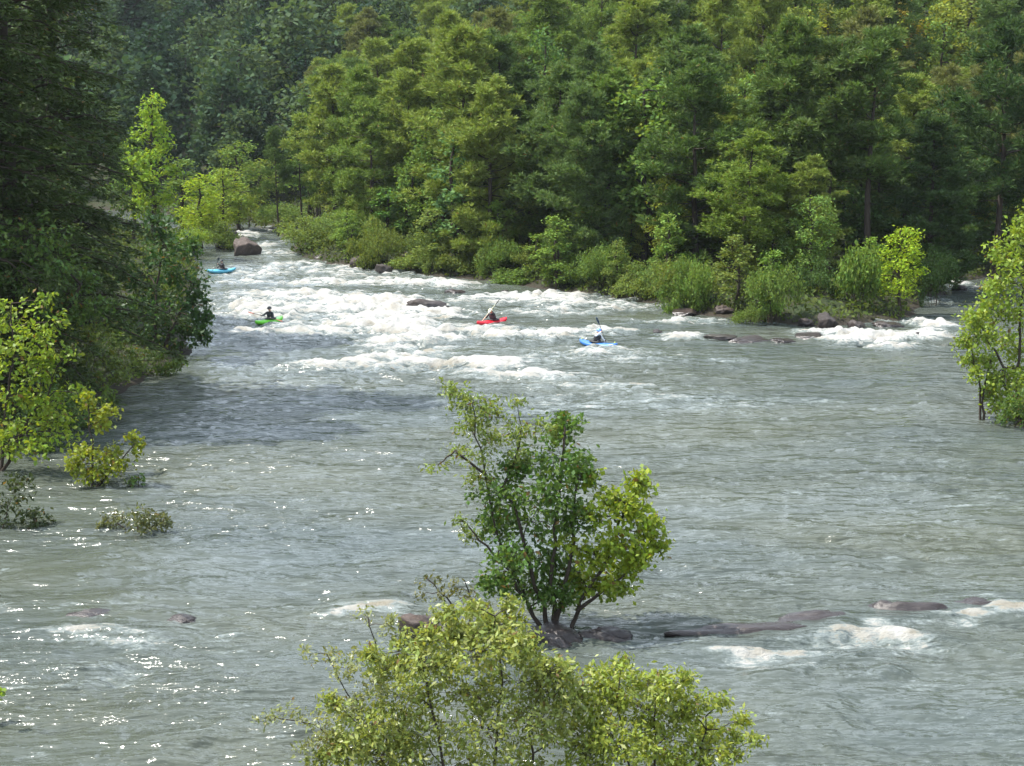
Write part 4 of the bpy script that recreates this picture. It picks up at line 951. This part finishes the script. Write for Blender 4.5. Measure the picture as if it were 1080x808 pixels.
    V, Fc = [], []; hc = sp(.015, 0, .865)
    for i in range(7):
        ph = math.pi/2*i/6*1.12
        for j in range(k):
            t = 2*math.pi*j/k; rr = .128*math.sin(ph); v = Matrix.Rotation(la*.7, 3, 'Y')@Vector((rr*1.12*math.cos(t)+(.04 if i == 6 and math.cos(t) > .3 else 0), rr*math.sin(t), .125*math.cos(ph)))
            V.append((v.x+hc[0], v.y+hc[1], v.z+hc[2]))
    for i in range(6):
        for j in range(k): Fc.append((i*k+j, (i+1)*k+j, (i+1)*k+(j+1) % k, i*k+(j+1) % k))
    link('helmet', mesh_from('helmet', V, Fc, True), plain('helmet_shell', helmet_c, .3), P)
    link('spray_skirt', skirt_mesh(), plain('neoprene', (.02, .02, .022), .7), P)
    D = empty('paddle', M@pc, 0, scale); D.rotation_euler = (K.rotation_euler.to_matrix()@pdv).to_track_quat('Z', 'Y').to_euler(); tag(D, hpd, 'paddle')
    T = Tubes(); T.add(np.array([(0, 0, -.78), (0, 0, 0), (0, 0, .78)]), .016, 8); link('shaft', T.mesh('shaft'), plain('paddle_shaft', shaft_c, .4), D)
    bl = plain('paddle_blade', blade_c, .35)
    for s in (1, -1):
        prof = [(.70, .018), (.76, .06), (.84, .095), (.95, .105), (1.06, .09), (1.13, .045), (1.145, .01)]; V, Fc = [], []
        for (z, w) in prof:
            for (u, q) in ((-1, 0), (0, .012), (1, 0), (0, -.012)): V.append((u*w, q+.02*abs(u)*s, z*s))
        for i in range(len(prof)-1):
            for j in range(4): Fc.append((i*4+j, i*4+(j+1) % 4, i*4+4+(j+1) % 4, i*4+4+j))
        Fc += [(0, 1, 2, 3), tuple(len(prof)*4-4+j for j in range(4))]
        link('blade', mesh_from('blade', V, Fc, True), bl, D)
def wpos(px, py, dz=.07): p = on_water(px, py); p.z = dz; return p
def hd(dx, dy): return math.atan2(dy, dx)
paddler(wpos(519, 343), hd(-.75, -.8), (.62, .015, .03), (.05, .05, .05), (.03, .03, .035), (.05, .02, .025), (.80, .85, .55), (.42, .05), (.36, .0, .62), (.30, -.62, -.85), (.85, .85, .6), (.02, .02, .02),
        ('red kayak riding the foam midstream, bow pointing left', 'paddler in a pale helmet and dark vest leaning forward in the red kayak', 'paddle held slanting up by the paddler in the red kayak'))
paddler(wpos(631, 367), hd(.85, -.75), (.035, .14, .40), (.75, .8, .1), (.62, .66, .72), (.02, .02, .025), (.12, .25, .62), (.22, 0), (.36, 0, .58), (.12, .42, -.95), (.05, .05, .06), (.02, .05, .10),
        ('blue kayak with its bow to the right, the nearest kayak', 'paddler with a blue helmet and white sleeves sitting in the blue kayak', 'paddle with dark blue blades held upright in the blue kayak'))
paddler(wpos(284, 342), hd(-.55, -1), (.15, .55, .04), (.05, .05, .05), (.02, .025, .03), (.015, .02, .02), (.03, .03, .03), (.1, 0), (.36, .0, .42), (-.18, 1, -.22), (.1, .1, .1), (.75, .12, .06),
        ('lime green kayak seen end on at the foot of the big rapid', 'dark clothed paddler sitting upright in the lime green kayak', 'red-bladed paddle held across the lime green kayak'))
paddler(wpos(233, 288), hd(-.9, -.6), (.10, .38, .52), (.05, .05, .05), (.025, .025, .03), (.03, .02, .02), (.03, .03, .035), (.05, 0), (.36, 0, .52), (.1, 1, .8), (.1, .1, .1), (.05, .05, .05),
        ('light turquoise kayak half behind the dark leafy tree, farthest of the kayaks', 'dark clothed paddler sitting in the turquoise kayak near the boulder', 'dark paddle held across the turquoise kayak'), scale=.95)

# ------------------------------------------------------------------ air
import bmesh
def haze_box(x0, x1, y0, y1, z0, z1, density):
    bm = bmesh.new(); bmesh.ops.create_cube(bm, size=1)
    for v in bm.verts: v.co = ((x0+x1)/2+v.co.x*(x1-x0), (y0+y1)/2+v.co.y*(y1-y0), (z0+z1)/2+v.co.z*(z1-z0))
    me = bpy.data.meshes.new('haze'); bm.to_mesh(me); bm.free()
    m, nt, out = newmat('haze'); v = nt.nodes.new('ShaderNodeVolumePrincipled')
    v.inputs['Density'].default_value = density; v.inputs['Color'].default_value = (.82, .9, 1, 1); v.inputs['Anisotropy'].default_value = .2
    nt.links.new(v.outputs[0], out.inputs['Volume'])
    tag(link('haze', me, m), kind='stuff')
HAZE = 0.0001
if HAZE: haze_box(-340, 330, -45, 530, -3, 130, HAZE)

# ------------------------------------------------------------------ light
SUN = Vector((-.60, .03, 1.05)).normalized()
sl = bpy.data.lights.new('sun', 'SUN'); sl.energy = 5.0; sl.angle = R(.5); sl.color = (1, .95, .86)
so = bpy.data.objects.new('sun', sl); COL.objects.link(so); so.rotation_euler = SUN.to_track_quat('Z', 'Y').to_euler(); so.location = SUN*100
w = bpy.data.worlds.new('World'); SC.world = w; w.use_nodes = True; nt = w.node_tree; nt.nodes.clear()
sky = nt.nodes.new('ShaderNodeTexSky'); sky.sky_type = 'NISHITA'; sky.sun_disc = False
sky.sun_elevation = math.asin(SUN.z); sky.sun_rotation = math.atan2(SUN.x, SUN.y); sky.dust_density = 2.0; sky.air_density = 1.0
tc = nt.nodes.new('ShaderNodeTexCoord'); mp = nt.nodes.new('ShaderNodeMapping'); mp.inputs['Scale'].default_value = (1, 1, 1.8)
nt.links.new(tc.outputs['Generated'], mp.inputs['Vector'])
cn = noise_tex(nt, mp.outputs[0], 2.6, 7, .6)
skc = mixc(nt, math_n(nt, 'MULTIPLY', maprange(nt, cn, .40, .58, smooth=True), .8), sky.outputs[0], (17.5, 19.8, 22.4))
bg = nt.nodes.new('ShaderNodeBackground'); bg.inputs['Strength'].default_value = .098
nt.links.new(skc, bg.inputs['Color'])
wo = nt.nodes.new('ShaderNodeOutputWorld'); nt.links.new(bg.outputs[0], wo.inputs['Surface'])
SC.view_settings.view_transform = 'Standard'; SC.view_settings.look = 'None'; SC.view_settings.gamma = 1; SC.view_settings.exposure = 0.88
SC.view_settings.use_curve_mapping = False
SC.render.engine = 'CYCLES'; cy = SC.cycles
cy.max_bounces = 6; cy.diffuse_bounces = 3; cy.glossy_bounces = 3; cy.transmission_bounces = 3; cy.volume_bounces = 0; cy.transparent_max_bounces = 4
cy.sample_clamp_indirect = 6; cy.caustics_reflective = False; cy.caustics_refractive = False
cy.use_denoising = True; cy.denoiser = 'OPENIMAGEDENOISE'; cy.denoising_input_passes = 'RGB_ALBEDO_NORMAL'; cy.denoising_prefilter = 'ACCURATE'
